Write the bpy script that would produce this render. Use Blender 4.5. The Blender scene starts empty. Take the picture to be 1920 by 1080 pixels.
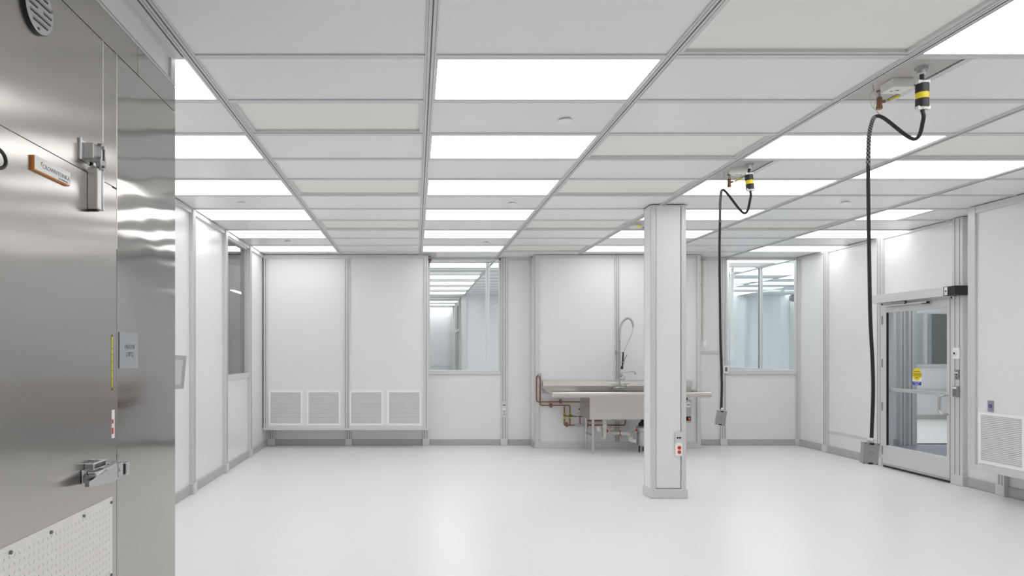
import bpy, bmesh, math, random
from mathutils import Vector, Matrix
random.seed(4)
S = bpy.context.scene
COL = S.collection
# ---------------------------------------------------------------- camera, world, exposure
F = 1255.0; VX = 779.0; VY = 659.0; EYE = 1.524; CEIL = 3.048
cam_d = bpy.data.cameras.new('camera'); cam = bpy.data.objects.new('camera', cam_d); COL.objects.link(cam)
cam.location = (0, 0, EYE); cam.rotation_euler = (math.pi/2, 0, 0)
cam_d.sensor_width = 36; cam_d.lens = F/1920*36
cam_d.shift_x = (960-VX)/1920; cam_d.shift_y = (VY-540)/1920
cam_d.clip_start = 0.05; cam_d.clip_end = 100
S.camera = cam
w = bpy.data.worlds.new('world'); S.world = w; w.use_nodes = True
w.node_tree.nodes['Background'].inputs[0].default_value = (0.75, 0.8, 0.85, 1)
w.node_tree.nodes['Background'].inputs[1].default_value = 0.3
S.view_settings.view_transform = 'Standard'; S.view_settings.look = 'None'
S.view_settings.gamma = 1; S.view_settings.use_curve_mapping = False
S.view_settings.exposure = 0.0
LIGHT = 3.7
S.cycles.max_bounces = 12; S.cycles.diffuse_bounces = 6; S.cycles.glossy_bounces = 5
S.cycles.transparent_max_bounces = 16

# ---------------------------------------------------------------- helpers
def at(px, py, Y): return Vector(((px-VX)/F*Y, Y, EYE+(VY-py)/F*Y))
def zat(py, Y): return EYE+(VY-py)/F*Y
def xat(px, Y): return (px-VX)/F*Y
def lin(v): v /= 255.0; return v/12.92 if v <= 0.04045 else ((v+0.055)/1.055)**2.4
def rgb(r, g, b): return (lin(r), lin(g), lin(b), 1)
M = {}
def mat(name, col, rough=0.5, metal=0.0, spec=0.5, coat=0.0):
    m = bpy.data.materials.new(name); m.use_nodes = True
    b = m.node_tree.nodes['Principled BSDF']
    b.inputs['Base Color'].default_value = col; b.inputs['Roughness'].default_value = rough
    b.inputs['Metallic'].default_value = metal; b.inputs['Specular IOR Level'].default_value = spec
    b.inputs['Coat Weight'].default_value = coat
    M[name] = m; return m
def nodes(m): return m.node_tree.nodes, m.node_tree.links, m.node_tree.nodes['Principled BSDF']
def noise_bump(m, scale, strength, dist=0.01, vec=(1, 1, 1), detail=2, rough_var=0.0):
    N, L, b = nodes(m)
    tc = N.new('ShaderNodeTexCoord'); mp = N.new('ShaderNodeMapping'); mp.inputs['Scale'].default_value = vec
    nz = N.new('ShaderNodeTexNoise'); nz.inputs['Scale'].default_value = scale; nz.inputs['Detail'].default_value = detail
    bp = N.new('ShaderNodeBump'); bp.inputs['Strength'].default_value = strength; bp.inputs['Distance'].default_value = dist
    L.new(tc.outputs['Object'], mp.inputs[0]); L.new(mp.outputs[0], nz.inputs['Vector'])
    L.new(nz.outputs['Fac'], bp.inputs['Height'])
    old = b.inputs['Normal'].links
    if old: L.new(old[0].from_socket, bp.inputs['Normal'])
    L.new(bp.outputs[0], b.inputs['Normal'])
    return nz
def noise_color(m, scale, c1, c2, vec=(1, 1, 1)):
    N, L, b = nodes(m)
    tc = N.new('ShaderNodeTexCoord'); mp = N.new('ShaderNodeMapping'); mp.inputs['Scale'].default_value = vec
    nz = N.new('ShaderNodeTexNoise'); nz.inputs['Scale'].default_value = scale
    mx = N.new('ShaderNodeMix'); mx.data_type = 'RGBA'; mx.inputs[6].default_value = c1; mx.inputs[7].default_value = c2
    L.new(tc.outputs['Object'], mp.inputs[0]); L.new(mp.outputs[0], nz.inputs['Vector'])
    L.new(nz.outputs['Fac'], mx.inputs[0]); L.new(mx.outputs[2], b.inputs['Base Color'])

mat('wall', (0.80, 0.805, 0.82, 1), 0.28)
noise_color(M['wall'], 1.2, (0.795, 0.80, 0.815, 1), (0.815, 0.82, 0.835, 1))
mat('aluminium', (0.68, 0.68, 0.675, 1), 0.38, 0.2)
noise_color(M['aluminium'], 30, (0.67, 0.67, 0.665, 1), (0.695, 0.695, 0.69, 1), (1, 1, .05))
mat('base_grey', (0.46, 0.46, 0.45, 1), 0.42)
noise_color(M['base_grey'], 8, (0.44, 0.44, 0.43, 1), (0.48, 0.48, 0.47, 1))
mat('groove', (0.13, 0.13, 0.13, 1), 0.6)
mat('black', (0.012, 0.012, 0.013, 1), 0.4)
mat('floor', (0.84, 0.84, 0.84, 1), 0.27, 0, 0.5)
noise_color(M['floor'], 45, (0.825, 0.825, 0.825, 1), (0.85, 0.85, 0.85, 1))
noise_bump(M['floor'], 14, 0.05, 0.01)
mat('floor_blue', (0.27, 0.29, 0.36, 1), 0.3)
mat('ceiling_panel', (0.86, 0.86, 0.865, 1), 0.3)
mat('grid', (0.68, 0.68, 0.68, 1), 0.4, 0.1)
mat('white_paint', (0.92, 0.91, 0.91, 1), 0.35)
mat('louver', (0.74, 0.73, 0.73, 1), 0.45)
mat('white_plastic', (0.82, 0.82, 0.79, 1), 0.4)
mat('cream_pipe', (0.80, 0.79, 0.74, 1), 0.4)
mat('plate_grey', (0.52, 0.50, 0.48, 1), 0.45, 0.2)
mat('copper', (0.29, 0.125, 0.075, 1), 0.32, 0.85)
mat('brass', (0.28, 0.16, 0.09, 1), 0.4, 0.7)
mat('chrome', (0.56, 0.56, 0.58, 1), 0.12, 1.0)
mat('zinc', (0.55, 0.56, 0.58, 1), 0.35, 0.8)
mat('yellow', (0.85, 0.68, 0.02, 1), 0.45)
mat('rubber', (0.018, 0.018, 0.02, 1), 0.42)
mat('dark_grey', (0.17, 0.17, 0.17, 1), 0.4)
mat('cast_grey', (0.33, 0.33, 0.34, 1), 0.4, 0.3)
mat('pvc', (0.72, 0.72, 0.70, 1), 0.35)
mat('red', (0.60, 0.03, 0.03, 1), 0.4)
mat('blue', (0.05, 0.06, 0.42, 1), 0.4)
mat('lilac', (0.22, 0.23, 0.62, 1), 0.4)
mat('green', (0.05, 0.22, 0.08, 1), 0.4)
mat('orange', (0.65, 0.22, 0.03, 1), 0.4)
mat('gold', (0.55, 0.33, 0.05, 1), 0.4)
mat('sign_grey', (0.38, 0.40, 0.42, 1), 0.25)
mat('ink', (0.05, 0.05, 0.055, 1), 0.5)
mat('ink_grey', (0.30, 0.30, 0.31, 1), 0.5)
mat('olive', (0.22, 0.22, 0.20, 1), 0.7)
mat('corridor_grey', (0.28, 0.28, 0.29, 1), 0.6)
mat('tread', (0.82, 0.80, 0.78, 1), 0.42, 0.2)
mat('tread_lug', (0.52, 0.51, 0.50, 1), 0.35, 0.5)
# filter screen: fine perforation
mat('screen', (0.66, 0.655, 0.62, 1), 0.6)
def screen_tex():
    m = M['screen']; N, L, b = nodes(m)
    tc = N.new('ShaderNodeTexCoord'); v = N.new('ShaderNodeTexVoronoi'); v.inputs['Scale'].default_value = 110
    v.inputs['Randomness'].default_value = 0.0
    cr = N.new('ShaderNodeValToRGB'); cr.color_ramp.elements[0].position = 0.10; cr.color_ramp.elements[1].position = 0.35
    cr.color_ramp.elements[0].color = (0.60, 0.59, 0.55, 1); cr.color_ramp.elements[1].color = (0.88, 0.875, 0.83, 1)
    L.new(tc.outputs['Object'], v.inputs['Vector']); L.new(v.outputs['Distance'], cr.inputs[0]); L.new(cr.outputs[0], b.inputs['Base Color'])
screen_tex()
# brushed stainless
def steel(name, col, rough, aniso, wave, fine=0.02, rot=0.0):
    m = mat(name, col, rough, 1.0); N, L, b = nodes(m)
    b.inputs['Anisotropic'].default_value = aniso; b.inputs['Anisotropic Rotation'].default_value = rot
    tg = N.new('ShaderNodeTangent'); tg.direction_type = 'UV_MAP'; tg.uv_map = 'uv'
    L.new(tg.outputs[0], b.inputs['Tangent'])
    if wave: noise_bump(m, 2.2, wave, 0.02, (1, 1.0, 2.2), 1)
    tc = N.new('ShaderNodeTexCoord'); mp = N.new('ShaderNodeMapping'); mp.inputs['Scale'].default_value = (1, 60, .6)
    nz = N.new('ShaderNodeTexNoise'); nz.inputs['Scale'].default_value = 5; nz.inputs['Detail'].default_value = 4
    mr = N.new('ShaderNodeMapRange'); mr.inputs['To Min'].default_value = rough*0.9; mr.inputs['To Max'].default_value = rough*1.12
    L.new(tc.outputs['Object'], mp.inputs[0]); L.new(mp.outputs[0], nz.inputs['Vector']); L.new(nz.outputs['Fac'], mr.inputs['Value'])
    L.new(mr.outputs[0], b.inputs['Roughness'])
    return m
steel('freezer_steel', (0.48, 0.46, 0.437, 1), 0.185, 0.95, 0.06, rot=0.0)
steel('freezer_bright', (0.46, 0.445, 0.425, 1), 0.085, 0.85, 0.10, rot=0.0)
steel('sink_steel', (0.66, 0.635, 0.60, 1), 0.30, 0.2, 0.0)
mat('joint', (0.80, 0.78, 0.75, 1), 0.35, 1.0)
mat('steel_plain', (0.58, 0.57, 0.56, 1), 0.28, 1.0)

def glass_mat(name, tint, k=1.0):
    m = bpy.data.materials.new(name); m.use_nodes = True; N = m.node_tree.nodes; L = m.node_tree.links
    N.remove(N['Principled BSDF']); out = N['Material Output']
    tr = N.new('ShaderNodeBsdfTransparent'); tr.inputs[0].default_value = tint
    gl = N.new('ShaderNodeBsdfGlossy'); gl.inputs['Roughness'].default_value = 0.0; gl.inputs[0].default_value = (.95, .95, .95, 1)
    fr = N.new('ShaderNodeFresnel'); fr.inputs[0].default_value = 1.45
    ml = N.new('ShaderNodeMath'); ml.operation = 'MULTIPLY'; ge = N.new('ShaderNodeNewGeometry'); iv = N.new('ShaderNodeMath'); iv.operation = 'SUBTRACT'; iv.inputs[0].default_value = k*1.6
    iv.use_clamp = False; mb_ = N.new('ShaderNodeMath'); mb_.operation = 'MULTIPLY'; mb_.inputs[1].default_value = k*1.6; L.new(ge.outputs['Backfacing'], mb_.inputs[0]); L.new(mb_.outputs[0], iv.inputs[1]); L.new(iv.outputs[0], ml.inputs[1])
    mx = N.new('ShaderNodeMixShader')
    L.new(fr.outputs[0], ml.inputs[0]); L.new(ml.outputs[0], mx.inputs[0]); L.new(tr.outputs[0], mx.inputs[1]); L.new(gl.outputs[0], mx.inputs[2])
    L.new(mx.outputs[0], out.inputs[0]); M[name] = m
glass_mat('glass', (0.95, 0.975, 0.975, 1)); glass_mat('glass_blue', (0.90, 0.945, 0.955, 1)); glass_mat('glass_dark', (0.86, 0.87, 0.87, 1))
def emit_mat(name, col, s):
    m = bpy.data.materials.new(name); m.use_nodes = True; N = m.node_tree.nodes; L = m.node_tree.links
    N.remove(N['Principled BSDF']); e = N.new('ShaderNodeEmission'); e.inputs[0].default_value = col; e.inputs[1].default_value = s
    L.new(e.outputs[0], N['Material Output'].inputs[0]); M[name] = m
emit_mat('diffuser', (1.0, 0.995, 0.985, 1), LIGHT)
emit_mat('led_red', (1, 0.1, 0.05, 1), 0.8)

class MB:
    """collects shapes, then links them as ONE mesh object"""
    def __init__(s): s.v = []; s.f = []; s.m = []; s.mats = []; s.sm = []
    def mi(s, m):
        if m not in s.mats: s.mats.append(m)
        return s.mats.index(m)
    def quadmesh(s, verts, faces, m, smooth=False):
        o = len(s.v); s.v += [tuple(p) for p in verts]; k = s.mi(m)
        for f in faces: s.f.append(tuple(o+i for i in f)); s.m.append(k); s.sm.append(smooth)
        return s
    def box(s, x0, x1, y0, y1, z0, z1, m, bev=0.0):
        x0, x1 = min(x0, x1), max(x0, x1); y0, y1 = min(y0, y1), max(y0, y1); z0, z1 = min(z0, z1), max(z0, z1)
        if bev > 0:
            bm = bmesh.new(); bmesh.ops.create_cube(bm, size=1)
            for v in bm.verts: v.co = Vector(((x0+x1)/2+v.co.x*(x1-x0), (y0+y1)/2+v.co.y*(y1-y0), (z0+z1)/2+v.co.z*(z1-z0)))
            bmesh.ops.bevel(bm, geom=bm.edges[:], offset=min(bev, (x1-x0)*.45, (y1-y0)*.45, (z1-z0)*.45), segments=2, affect='EDGES', profile=0.5)
            bm.verts.index_update(); s.quadmesh([v.co for v in bm.verts], [[v.index for v in f.verts] for f in bm.faces], m); bm.free(); return s
        P = [(x, y, z) for x in (x0, x1) for y in (y0, y1) for z in (z0, z1)]
        return s.quadmesh(P, [(0, 1, 3, 2), (4, 6, 7, 5), (0, 4, 5, 1), (2, 3, 7, 6), (0, 2, 6, 4), (1, 5, 7, 3)], m)
    def obox(s, c, ax, h, m):
        """oriented box: centre, 3 axes, half sizes"""
        c = Vector(c); A = [Vector(a).normalized()*k for a, k in zip(ax, h)]
        P = [c+A[0]*i+A[1]*j+A[2]*k for i in (-1, 1) for j in (-1, 1) for k in (-1, 1)]
        return s.quadmesh(P, [(0, 1, 3, 2), (4, 6, 7, 5), (0, 4, 5, 1), (2, 3, 7, 6), (0, 2, 6, 4), (1, 5, 7, 3)], m)
    def tube(s, pts, r, m, seg=12, cap=True, rs=None):
        pts = [Vector(p) for p in pts]; n = len(pts); V = []; Fc = []
        t = (pts[1]-pts[0]).normalized(); up = Vector((0, 0, 1)) if abs(t.z) < .9 else Vector((1, 0, 0))
        a = t.cross(up).normalized()
        for i, p in enumerate(pts):
            t = ((pts[min(i+1, n-1)]-pts[i]).normalized()+(pts[i]-pts[max(i-1, 0)]).normalized()) if 0 < i < n-1 else (pts[min(i+1, n-1)]-pts[max(i-1, 0)])
            if t.length < 1e-9: t = Vector((0, 0, 1))
            t.normalize(); a = (a-t*a.dot(t)); a.normalize(); b = t.cross(a)
            rr = rs[i] if rs else r
            for k in range(seg):
                q = 2*math.pi*k/seg; V.append(p+(a*math.cos(q)+b*math.sin(q))*rr)
        for i in range(n-1):
            for k in range(seg):
                k2 = (k+1) % seg; Fc.append((i*seg+k, i*seg+k2, (i+1)*seg+k2, (i+1)*seg+k))
        s.quadmesh(V, Fc, m, True)
        if cap:
            s.quadmesh(V[:seg], [tuple(range(seg))[::-1]], m); s.quadmesh(V[-seg:], [tuple(range(seg))], m)
        return s
    def cyl(s, p0, p1, r, m, seg=20, r2=None): return s.tube([p0, p1], r, m, seg, True, [r, r if r2 is None else r2])
    def poly(s, pts, d, m):
        """prism: polygon extruded by vector d"""
        n = len(pts); P = [Vector(p) for p in pts]; Q = [p+Vector(d) for p in P]
        return s.quadmesh(P+Q, [tuple(range(n)), tuple(range(n, 2*n))[::-1]]+[(i, i+n, (i+1) % n+n, (i+1) % n) for i in range(n)], m)
    def build(s, name, parent=None, loc=None):
        me = bpy.data.meshes.new(name); o = bpy.data.objects.new(name, me); COL.objects.link(o)
        off = Vector(loc) if loc is not None else Vector((0, 0, 0))
        if parent is not None and loc is None: off = Vector(parent.get('_o', (0, 0, 0)))
        me.from_pydata([tuple(Vector(v)-off) for v in s.v], [], s.f); me.update()
        bm = bmesh.new(); bm.from_mesh(me); bmesh.ops.recalc_face_normals(bm, faces=bm.faces[:]); bm.to_mesh(me); bm.free()
        for x in s.mats: me.materials.append(M[x])
        for p, k, q in zip(me.polygons, s.m, s.sm): p.material_index = k; p.use_smooth = q
        uv = me.uv_layers.new(name='uv')
        for p in me.polygons:
            n = p.normal; ax = max(range(3), key=lambda i: abs(n[i]))
            for li in p.loop_indices:
                c = me.vertices[me.loops[li].vertex_index].co
                uv.data[li].uv = (c.y, c.z) if ax == 0 else (c.x, c.z) if ax == 1 else (c.x, c.y)
        if parent is not None: o.parent = parent
        elif loc is not None: o.location = off
        o['_o'] = tuple(off)
        return o

def thing(name, label, cat, loc, group=None):
    o = bpy.data.objects.new(name, None); COL.objects.link(o); o.location = loc; o['_o'] = tuple(loc)
    o.empty_display_size = 0.05
    return tag(o, label, cat, group)
def tag(o, label, cat, group=None):
    o['label'] = label; o['category'] = cat
    if group: o['group'] = group
    return o
def struct(o, label=None, cat=None):
    o['kind'] = 'structure'
    if label: o['label'] = label; o['category'] = cat or 'wall'
    return o
def copy_tree(src, loc, label, group=None):
    r = src.copy(); COL.objects.link(r); r.location = loc; r['label'] = label
    if group: r['group'] = group
    for ch in list(src.children):
        c = ch.copy(); COL.objects.link(c); c.parent = r
        for g in list(ch.children):
            d = g.copy(); COL.objects.link(d); d.parent = c
    return r
def text_part(txt, size, m, origin, ux, uz, parent, name='lettering', squeeze=1.0, weight=0.0):
    cu = bpy.data.curves.new('t', 'FONT'); cu.body = txt; cu.size = size; cu.align_x = 'CENTER'; cu.align_y = 'CENTER'
    cu.extrude = 0.0004; cu.resolution_u = 3; cu.offset = weight
    to = bpy.data.objects.new('t', cu); COL.objects.link(to)
    bpy.context.view_layer.update()
    me = bpy.data.meshes.new_from_object(to.evaluated_get(bpy.context.evaluated_depsgraph_get()))
    ux = Vector(ux); uz = Vector(uz); nn = ux.cross(uz); off = Vector(parent['_o']) if parent else Vector((0, 0, 0))
    for v in me.vertices:
        x, y, z = v.co; v.co = Vector(origin)+ux*x*squeeze+uz*y+nn*z-off
    me.materials.clear(); me.materials.append(M[m]); me.name = name
    bpy.data.objects.remove(to); bpy.data.curves.remove(cu)
    o = bpy.data.objects.new(name, me); COL.objects.link(o)
    if parent: o.parent = parent; o['_o'] = tuple(off)
    return o
def smooth_path(P, n=8):
    P = [Vector(p) for p in P]; out = []
    for i in range(len(P)-1):
        a = P[max(i-1, 0)]; b = P[i]; c = P[i+1]; d = P[min(i+2, len(P)-1)]
        for k in range(n):
            t = k/n; out.append(0.5*((2*b)+(c-a)*t+(2*a-5*b+4*c-d)*t*t+(3*b-a-3*c+d)*t**3))
    out.append(P[-1]); return out
def rnd_path(P, r, n=5):
    """polyline with rounded elbows"""
    P = [Vector(p) for p in P]; out = [P[0]]
    for i in range(1, len(P)-1):
        a = (P[i-1]-P[i]); c = (P[i+1]-P[i]); ra = min(r, a.length*.45, c.length*.45)
        a = P[i]+a.normalized()*ra; c = P[i]+c.normalized()*ra
        for k in range(n+1): t = k/n; out.append(a*(1-t)**2+P[i]*2*t*(1-t)+c*t*t)
    out.append(P[-1]); return out

# wall frames: fr = ('y', plane) faces -Y ; ('x+', plane) faces +X ; ('x-', plane) faces -X
def wb(mb, fr, u0, u1, z0, z1, d0, d1, m, bev=0):
    k, p = fr
    if k == 'y': return mb.box(u0, u1, p-d1, p-d0, z0, z1, m, bev)
    if k == 'x+': return mb.box(p+d0, p+d1, u0, u1, z0, z1, m, bev)
    return mb.box(p-d1, p-d0, u0, u1, z0, z1, m, bev)
def wp(fr, u, z, d):
    k, p = fr
    return Vector((u, p-d, z)) if k == 'y' else Vector((p+d, u, z)) if k == 'x+' else Vector((p-d, u, z))
BACK = ('y', 10.90); CHASE = ('y', 10.567); LEFT = ('x+', -2.415); RIGHT = ('x-', 6.235); RCH = ('x-', 5.90)
BH = 0.095
trim_n = [0]
def trim(mb, loc=None):
    trim_n[0] += 1; return struct(mb.build('trim_%d' % trim_n[0]))
def post(fr, u, w=0.085, d=0.04, z0=0.0, z1=CEIL, foot=True, face='aluminium', grooves=2):
    b = MB(); wb(b, fr, u-w/2, u+w/2, z0, z1, -0.02, d, face, 0.004)
    for g in ((-.22, .22) if grooves == 2 else (0,) if grooves else ()):
        wb(b, fr, u+g*w-.0035, u+g*w+.0035, z0+(.11 if foot else 0), z1-.002, d-.001, d+.0008, 'groove')
    if foot: wb(b, fr, u-w/2-.012, u+w/2+.012, 0.001, .115, -.02, d+.012, 'aluminium', .005)
    return trim(b)

PITCH = 0.6195; Y0 = 3.468
def rowY(r): return Y0+r*PITCH            # far edge of row r; near edge is rowY(r-1)
BX = {'A': (-2.4065, -1.164), 'B': (-1.164, .0785), 'C': (.0785, 1.321), 'D': (1.321, 2.5635), 'E': (2.5635, 3.806), 'F': (3.806, 5.0485), 'G': (5.0485, 6.235)}

# ================================================================ SETTING
# floor
b = MB(); b.box(-2.5, 6.33, -2.8, 10.98, -0.06, 0.0, 'floor'); struct(b.build('floor'), 'glossy white epoxy floor of the empty clean room', 'floor')
# south wall behind the camera
b = MB(); b.box(-2.5, 6.33, -2.86, -2.74, 0, 3.1, 'wall'); struct(b.build('wall_south'), 'white wall behind the camera', 'wall')
# left wall (window between the posts at 8.424 and 9.66)
b = MB(); WY = (8.48, 9.605); SILL = 1.22
b.box(-2.5, -2.415, 3.3, WY[0], 0, 3.1, 'wall'); b.box(-2.5, -2.415, WY[1], 10.98, 0, 3.1, 'wall')
b.box(-2.5, -2.415, WY[0], WY[1], 0, SILL-.05, 'wall'); b.box(-2.5, -2.415, WY[0], WY[1], 3.0, 3.1, 'wall')
struct(b.build('wall_left'), 'white panelled left wall past the steel freezer', 'wall')
b = MB(); wb(b, LEFT, 3.4, 10.9, 0.002, BH, -.02, .022, 'base_grey', .003); struct(b.build('baseboard_left'), 'grey baseboard along the left wall', 'baseboard')
for y in (5.946, 7.185, 8.424, 9.66): post(LEFT, y, .085, .045)
post(LEFT, 10.86, .06, .04, foot=False, grooves=1)
b = MB(); wb(b, LEFT, 3.5, 10.88, 3.0, CEIL, -.02, .03, 'grid'); trim(b)

def window(n, fr, u0, u1, z0, z1, gm, label, fw=0.028, muls=()):
    t = thing('window_%d' % n, label, 'window', wp(fr, (u0+u1)/2, z0, 0)); t['kind'] = 'structure'
    f = MB()
    wb(f, fr, u0, u1, z0-.07, z0, -.05, .03, 'aluminium', .004)
    wb(f, fr, u0, u0+fw, z0, z1, -.05, .01, 'aluminium'); wb(f, fr, u1-fw, u1, z0, z1, -.05, .01, 'aluminium')
    wb(f, fr, u0, u1, z1-.02, z1, -.05, .01, 'aluminium')
    for mu in muls: wb(f, fr, mu-.03, mu+.03, z0, z1, -.05, .02, 'aluminium', .003)
    f.build('window_frame', t)
    g = MB(); wb(g, fr, u0+.01, u1-.01, z0-.01, z1-.01, -.034, -.028, gm); g.build('pane', t)
    return t
window(3, LEFT, WY[0], WY[1], SILL, 3.0, 'glass_dark', 'narrow dark window in the left wall above a white lower panel')

# back wall
b = MB()
W1 = (.2085, 1.385); W2 = (5.045, 6.222)
for x0, x1 in ((-2.5, W1[0]), (W1[1], W2[0]), (W2[1], 6.33)): b.box(x0, x1, 10.9, 10.98, 0, 3.1, 'wall')
for x0, x1 in (W1, W2): b.box(x0, x1, 10.9, 10.98, 0, SILL-.06, 'wall'); b.box(x0, x1, 10.9, 10.98, 3.03, 3.1, 'wall')
struct(b.build('wall_back'), 'white panelled back wall with two windows', 'wall')
window(1, BACK, W1[0], W1[1], SILL, 3.035, 'glass', 'back wall window left of the sink, showing rows of ceiling lights next door')
window(2, BACK, W2[0], W2[1], SILL, 3.035, 'glass', 'back wall window right of the column near the corner')
b = MB()
wb(b, BACK, -2.4, 1.885, .002, BH, -.02, .022, 'base_grey', .003); wb(b, BACK, 4.5, 6.235, .002, BH, -.02, .022, 'base_grey', .003)
wb(b, CHASE, 1.88, 4.5, .002, BH, -.02, .022, 'aluminium', .003)
b.box(1.863, 1.885, 10.55, 10.9, .002, BH, 'base_grey')
for x in (-.8, -.1, .6, 1.7, 3.0, 4.8, 5.6): wb(b, BACK, x-.004, x+.004, .075, .083, .02, .0235, 'groove')
struct(b.build('baseboard_back'), 'grey baseboard along the back wall', 'baseboard')
for x, wd in ((1.437, .087), (5.0, .085)): post(BACK, x, wd, .045)
post(BACK, 6.205, .05, .04, grooves=1)
for x in (-2.33, -1.085, .17): post(BACK, x, .085, .045, z1=.30)
b = MB(); wb(b, BACK, 1.48, 1.885, 3.0, CEIL, 0, .02, 'aluminium'); wb(b, BACK, 4.5, 4.96, 3.0, CEIL, 0, .02, 'aluminium'); trim(b)
b = MB(); wb(b, BACK, 4.5, 4.96, 1.49, 1.535, 0, .02, 'aluminium', .003); trim(b)

# left return-air chase (hung off the floor)
b = MB(); b.box(-2.40, .19, 10.567, 10.9, .30, CEIL-.002, 'wall')
struct(b.build('wall_chase'), 'white wall box above the floor holding four return air grilles', 'wall')
b = MB(); wb(b, CHASE, -2.41, .20, .285, .318, -.3, .03, 'aluminium', .004)
wb(b, CHASE, -2.41, .20, 2.99, CEIL-.001, -.02, .03, 'aluminium', .003); trim(b)
post(CHASE, -2.36, .065, .03, .318, 2.99, False, grooves=1)
post(CHASE, -1.08, .085, .03, .318, 2.99, False)
post(CHASE, .17, .065, .03, .318, 2.99, False, grooves=1)
# sink chase
b = MB(); b.box(1.885, 4.495, 10.567, 10.9, 0, CEIL-.002, 'wall'); struct(b.build('wall_sink'), 'white projecting wall section behind the steel sink', 'wall')
for x, w_, g in ((1.918, .06, 0), (3.18, .075, 2), (4.465, .06, 0)): post(CHASE, x, w_, .025, 0.095, CEIL, False, grooves=g)
b = MB(); wb(b, CHASE, 1.95, 4.44, 3.0, CEIL-.001, 0, .02, 'aluminium'); trim(b)
b = MB(); b.box(1.86, 1.888, 10.85, 10.9, .1, CEIL, 'aluminium'); b.box(1.87, 1.887, 10.567, 10.60, .1, CEIL, 'aluminium'); trim(b)

# right wall, door opening 7.74..8.86, z<2.15
b = MB(); D0, D1, DZ = 7.74, 8.865, 2.15
b.box(6.235, 6.33, -2.8, D0, 0, 3.1, 'wall'); b.box(6.235, 6.33, D1, 10.9, 0, 3.1, 'wall'); b.box(6.235, 6.33, D0, D1, DZ, 3.1, 'wall')
struct(b.build('wall_right'), 'white panelled right wall with the glass door', 'wall')
b = MB()
for y0, y1 in ((-2.7, 7.56), (8.99, 10.9)): wb(b, RIGHT, y0, y1, .002, BH+.01, -.02, .025, 'base_grey', .003)
struct(b.build('baseboard_right'), 'grey baseboard along the right wall', 'baseboard')
post(RIGHT, 10.13, .085, .045); post(RIGHT, 10.86, .05, .04, grooves=1)
post(RIGHT, 8.94, .10, .045); post(RIGHT, 7.635, .15, .055)
post(RIGHT, 7.07, .085, .055, z1=.30)
b = MB(); wb(b, RIGHT, 8.99, 10.09, .315, .335, 0, .018, 'aluminium'); trim(b)
b = MB(); wb(b, RIGHT, 7.71, 8.99, 3.02, CEIL, 0, .02, 'aluminium'); wb(b, RIGHT, 8.99, 10.85, 3.02, CEIL, 0, .02, 'aluminium'); trim(b)
# right chase
b = MB(); b.box(5.90, 6.235, -2.74, 7.11, .33, CEIL-.002, 'wall'); struct(b.build('wall_right_chase'), 'white projecting wall box at the right edge with a grille', 'wall')
b = MB(); wb(b, RCH, 7.03, 7.12, .33, CEIL-.001, -.02, .025, 'aluminium', .003); trim(b)
b = MB(); wb(b, RCH, -2.7, 7.03, 2.975, CEIL-.001, -.02, .02, 'aluminium', .003); wb(b, RCH, -2.7, 7.12, .285, .34, -.33, .03, 'aluminium', .004); trim(b)
post(RCH, 5.83, .085, .02, .34, 2.97, False)

# ---------------------------------------------------------------- ceiling
cell = {}
for r in range(-8, 13):
    for bay in 'ABCDEFG': cell[(bay, r)] = 'P'
for r in (1, 3, 5, 7, 9, 11): cell[('A', r)] = 'L'; cell[('C', r)] = 'L'
for r in (-1, -3, -5, -7): cell[('C', r)] = 'L'  # unseen panels out of view, added for room light and reflections
for r in (0, 3, 5, 7, 9, 11, -2, -4, -6): cell[('E', r)] = 'L'  # negative rows are out of view, added for room light
cell[('F', 4)] = 'L'; cell[('G', 7)] = 'H'
for r in (9, 11): cell[('G', r)] = 'L'
for r in (1, -2, -5): cell[('G', r)] = 'L'  # out-of-view panels added to light the right side
for r in (2, 5, 8, -1, -4): cell[('B', r)] = 'S'
for r in (0, 3, 5, 8, 11, -3, -6): cell[('D', r)] = 'S'
for r in (3, 8, 0): cell[('F', r)] = 'S'
for r in (1, 4, 8): cell[('E', r)] = 'V'
BW = 0.029; CW = 0.022   # half widths of main and cross bars
ceil = MB(); ceil.box(-2.5, 6.33, -2.86, 10.98, 3.115, 3.16, 'ceiling_panel')  # unseen slab over all panels, added to block light
for (bay, r), k in cell.items():
    x0, x1 = BX[bay]; ya, yb = rowY(r-1), rowY(r)
    if bay == 'A' and r < 1: continue
    xl, xr, yn, yf = x0+BW-.004, x1-BW+.004, ya+CW-.004, yb-CW+.004
    if k == 'P': ceil.box(xl, xr, yn, yf, CEIL+.008, CEIL+.04, 'ceiling_panel')
    elif k == 'H': ceil.box(5.64, xr, yn, yf, CEIL+.008, CEIL+.04, 'ceiling_panel'); ceil.box(5.60, 5.645, yn, yf, CEIL-.001, CEIL+.04, 'grid')
    elif k == 'V': ceil.box(2.905, xr, yn, yf, CEIL+.008, CEIL+.04, 'ceiling_panel'); ceil.box(2.868, 2.908, yn, yf, CEIL-.001, CEIL+.04, 'grid')
struct(ceil.build('ceiling'), 'white panelled clean room ceiling', 'ceiling')
g = MB()
for x in [BX[k][0] for k in 'BCDEFG']:
    g.box(x-BW, x+BW, -2.74, 10.9, CEIL-.004, CEIL+.05, 'grid', .003)
    g.box(x-.0035, x+.0035, -2.74, 10.88, CEIL-.0055, CEIL-.003, 'groove')
    for s_ in (-1, 1): g.box(x+s_*.019-.0012, x+s_*.019+.0012, -2.74, 10.88, CEIL-.0048, CEIL-.003, 'dark_grey')
for r in range(-9, 13):
    for bay in 'ABCDEFG':
        if bay == 'A' and r < 0: continue
        x0, x1 = BX[bay]; y = rowY(r); g.box(x0+BW, x1-(BW if bay != 'G' else 0), y-CW, y+CW, CEIL, CEIL+.05, 'grid')
trim_n[0] += 1
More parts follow.
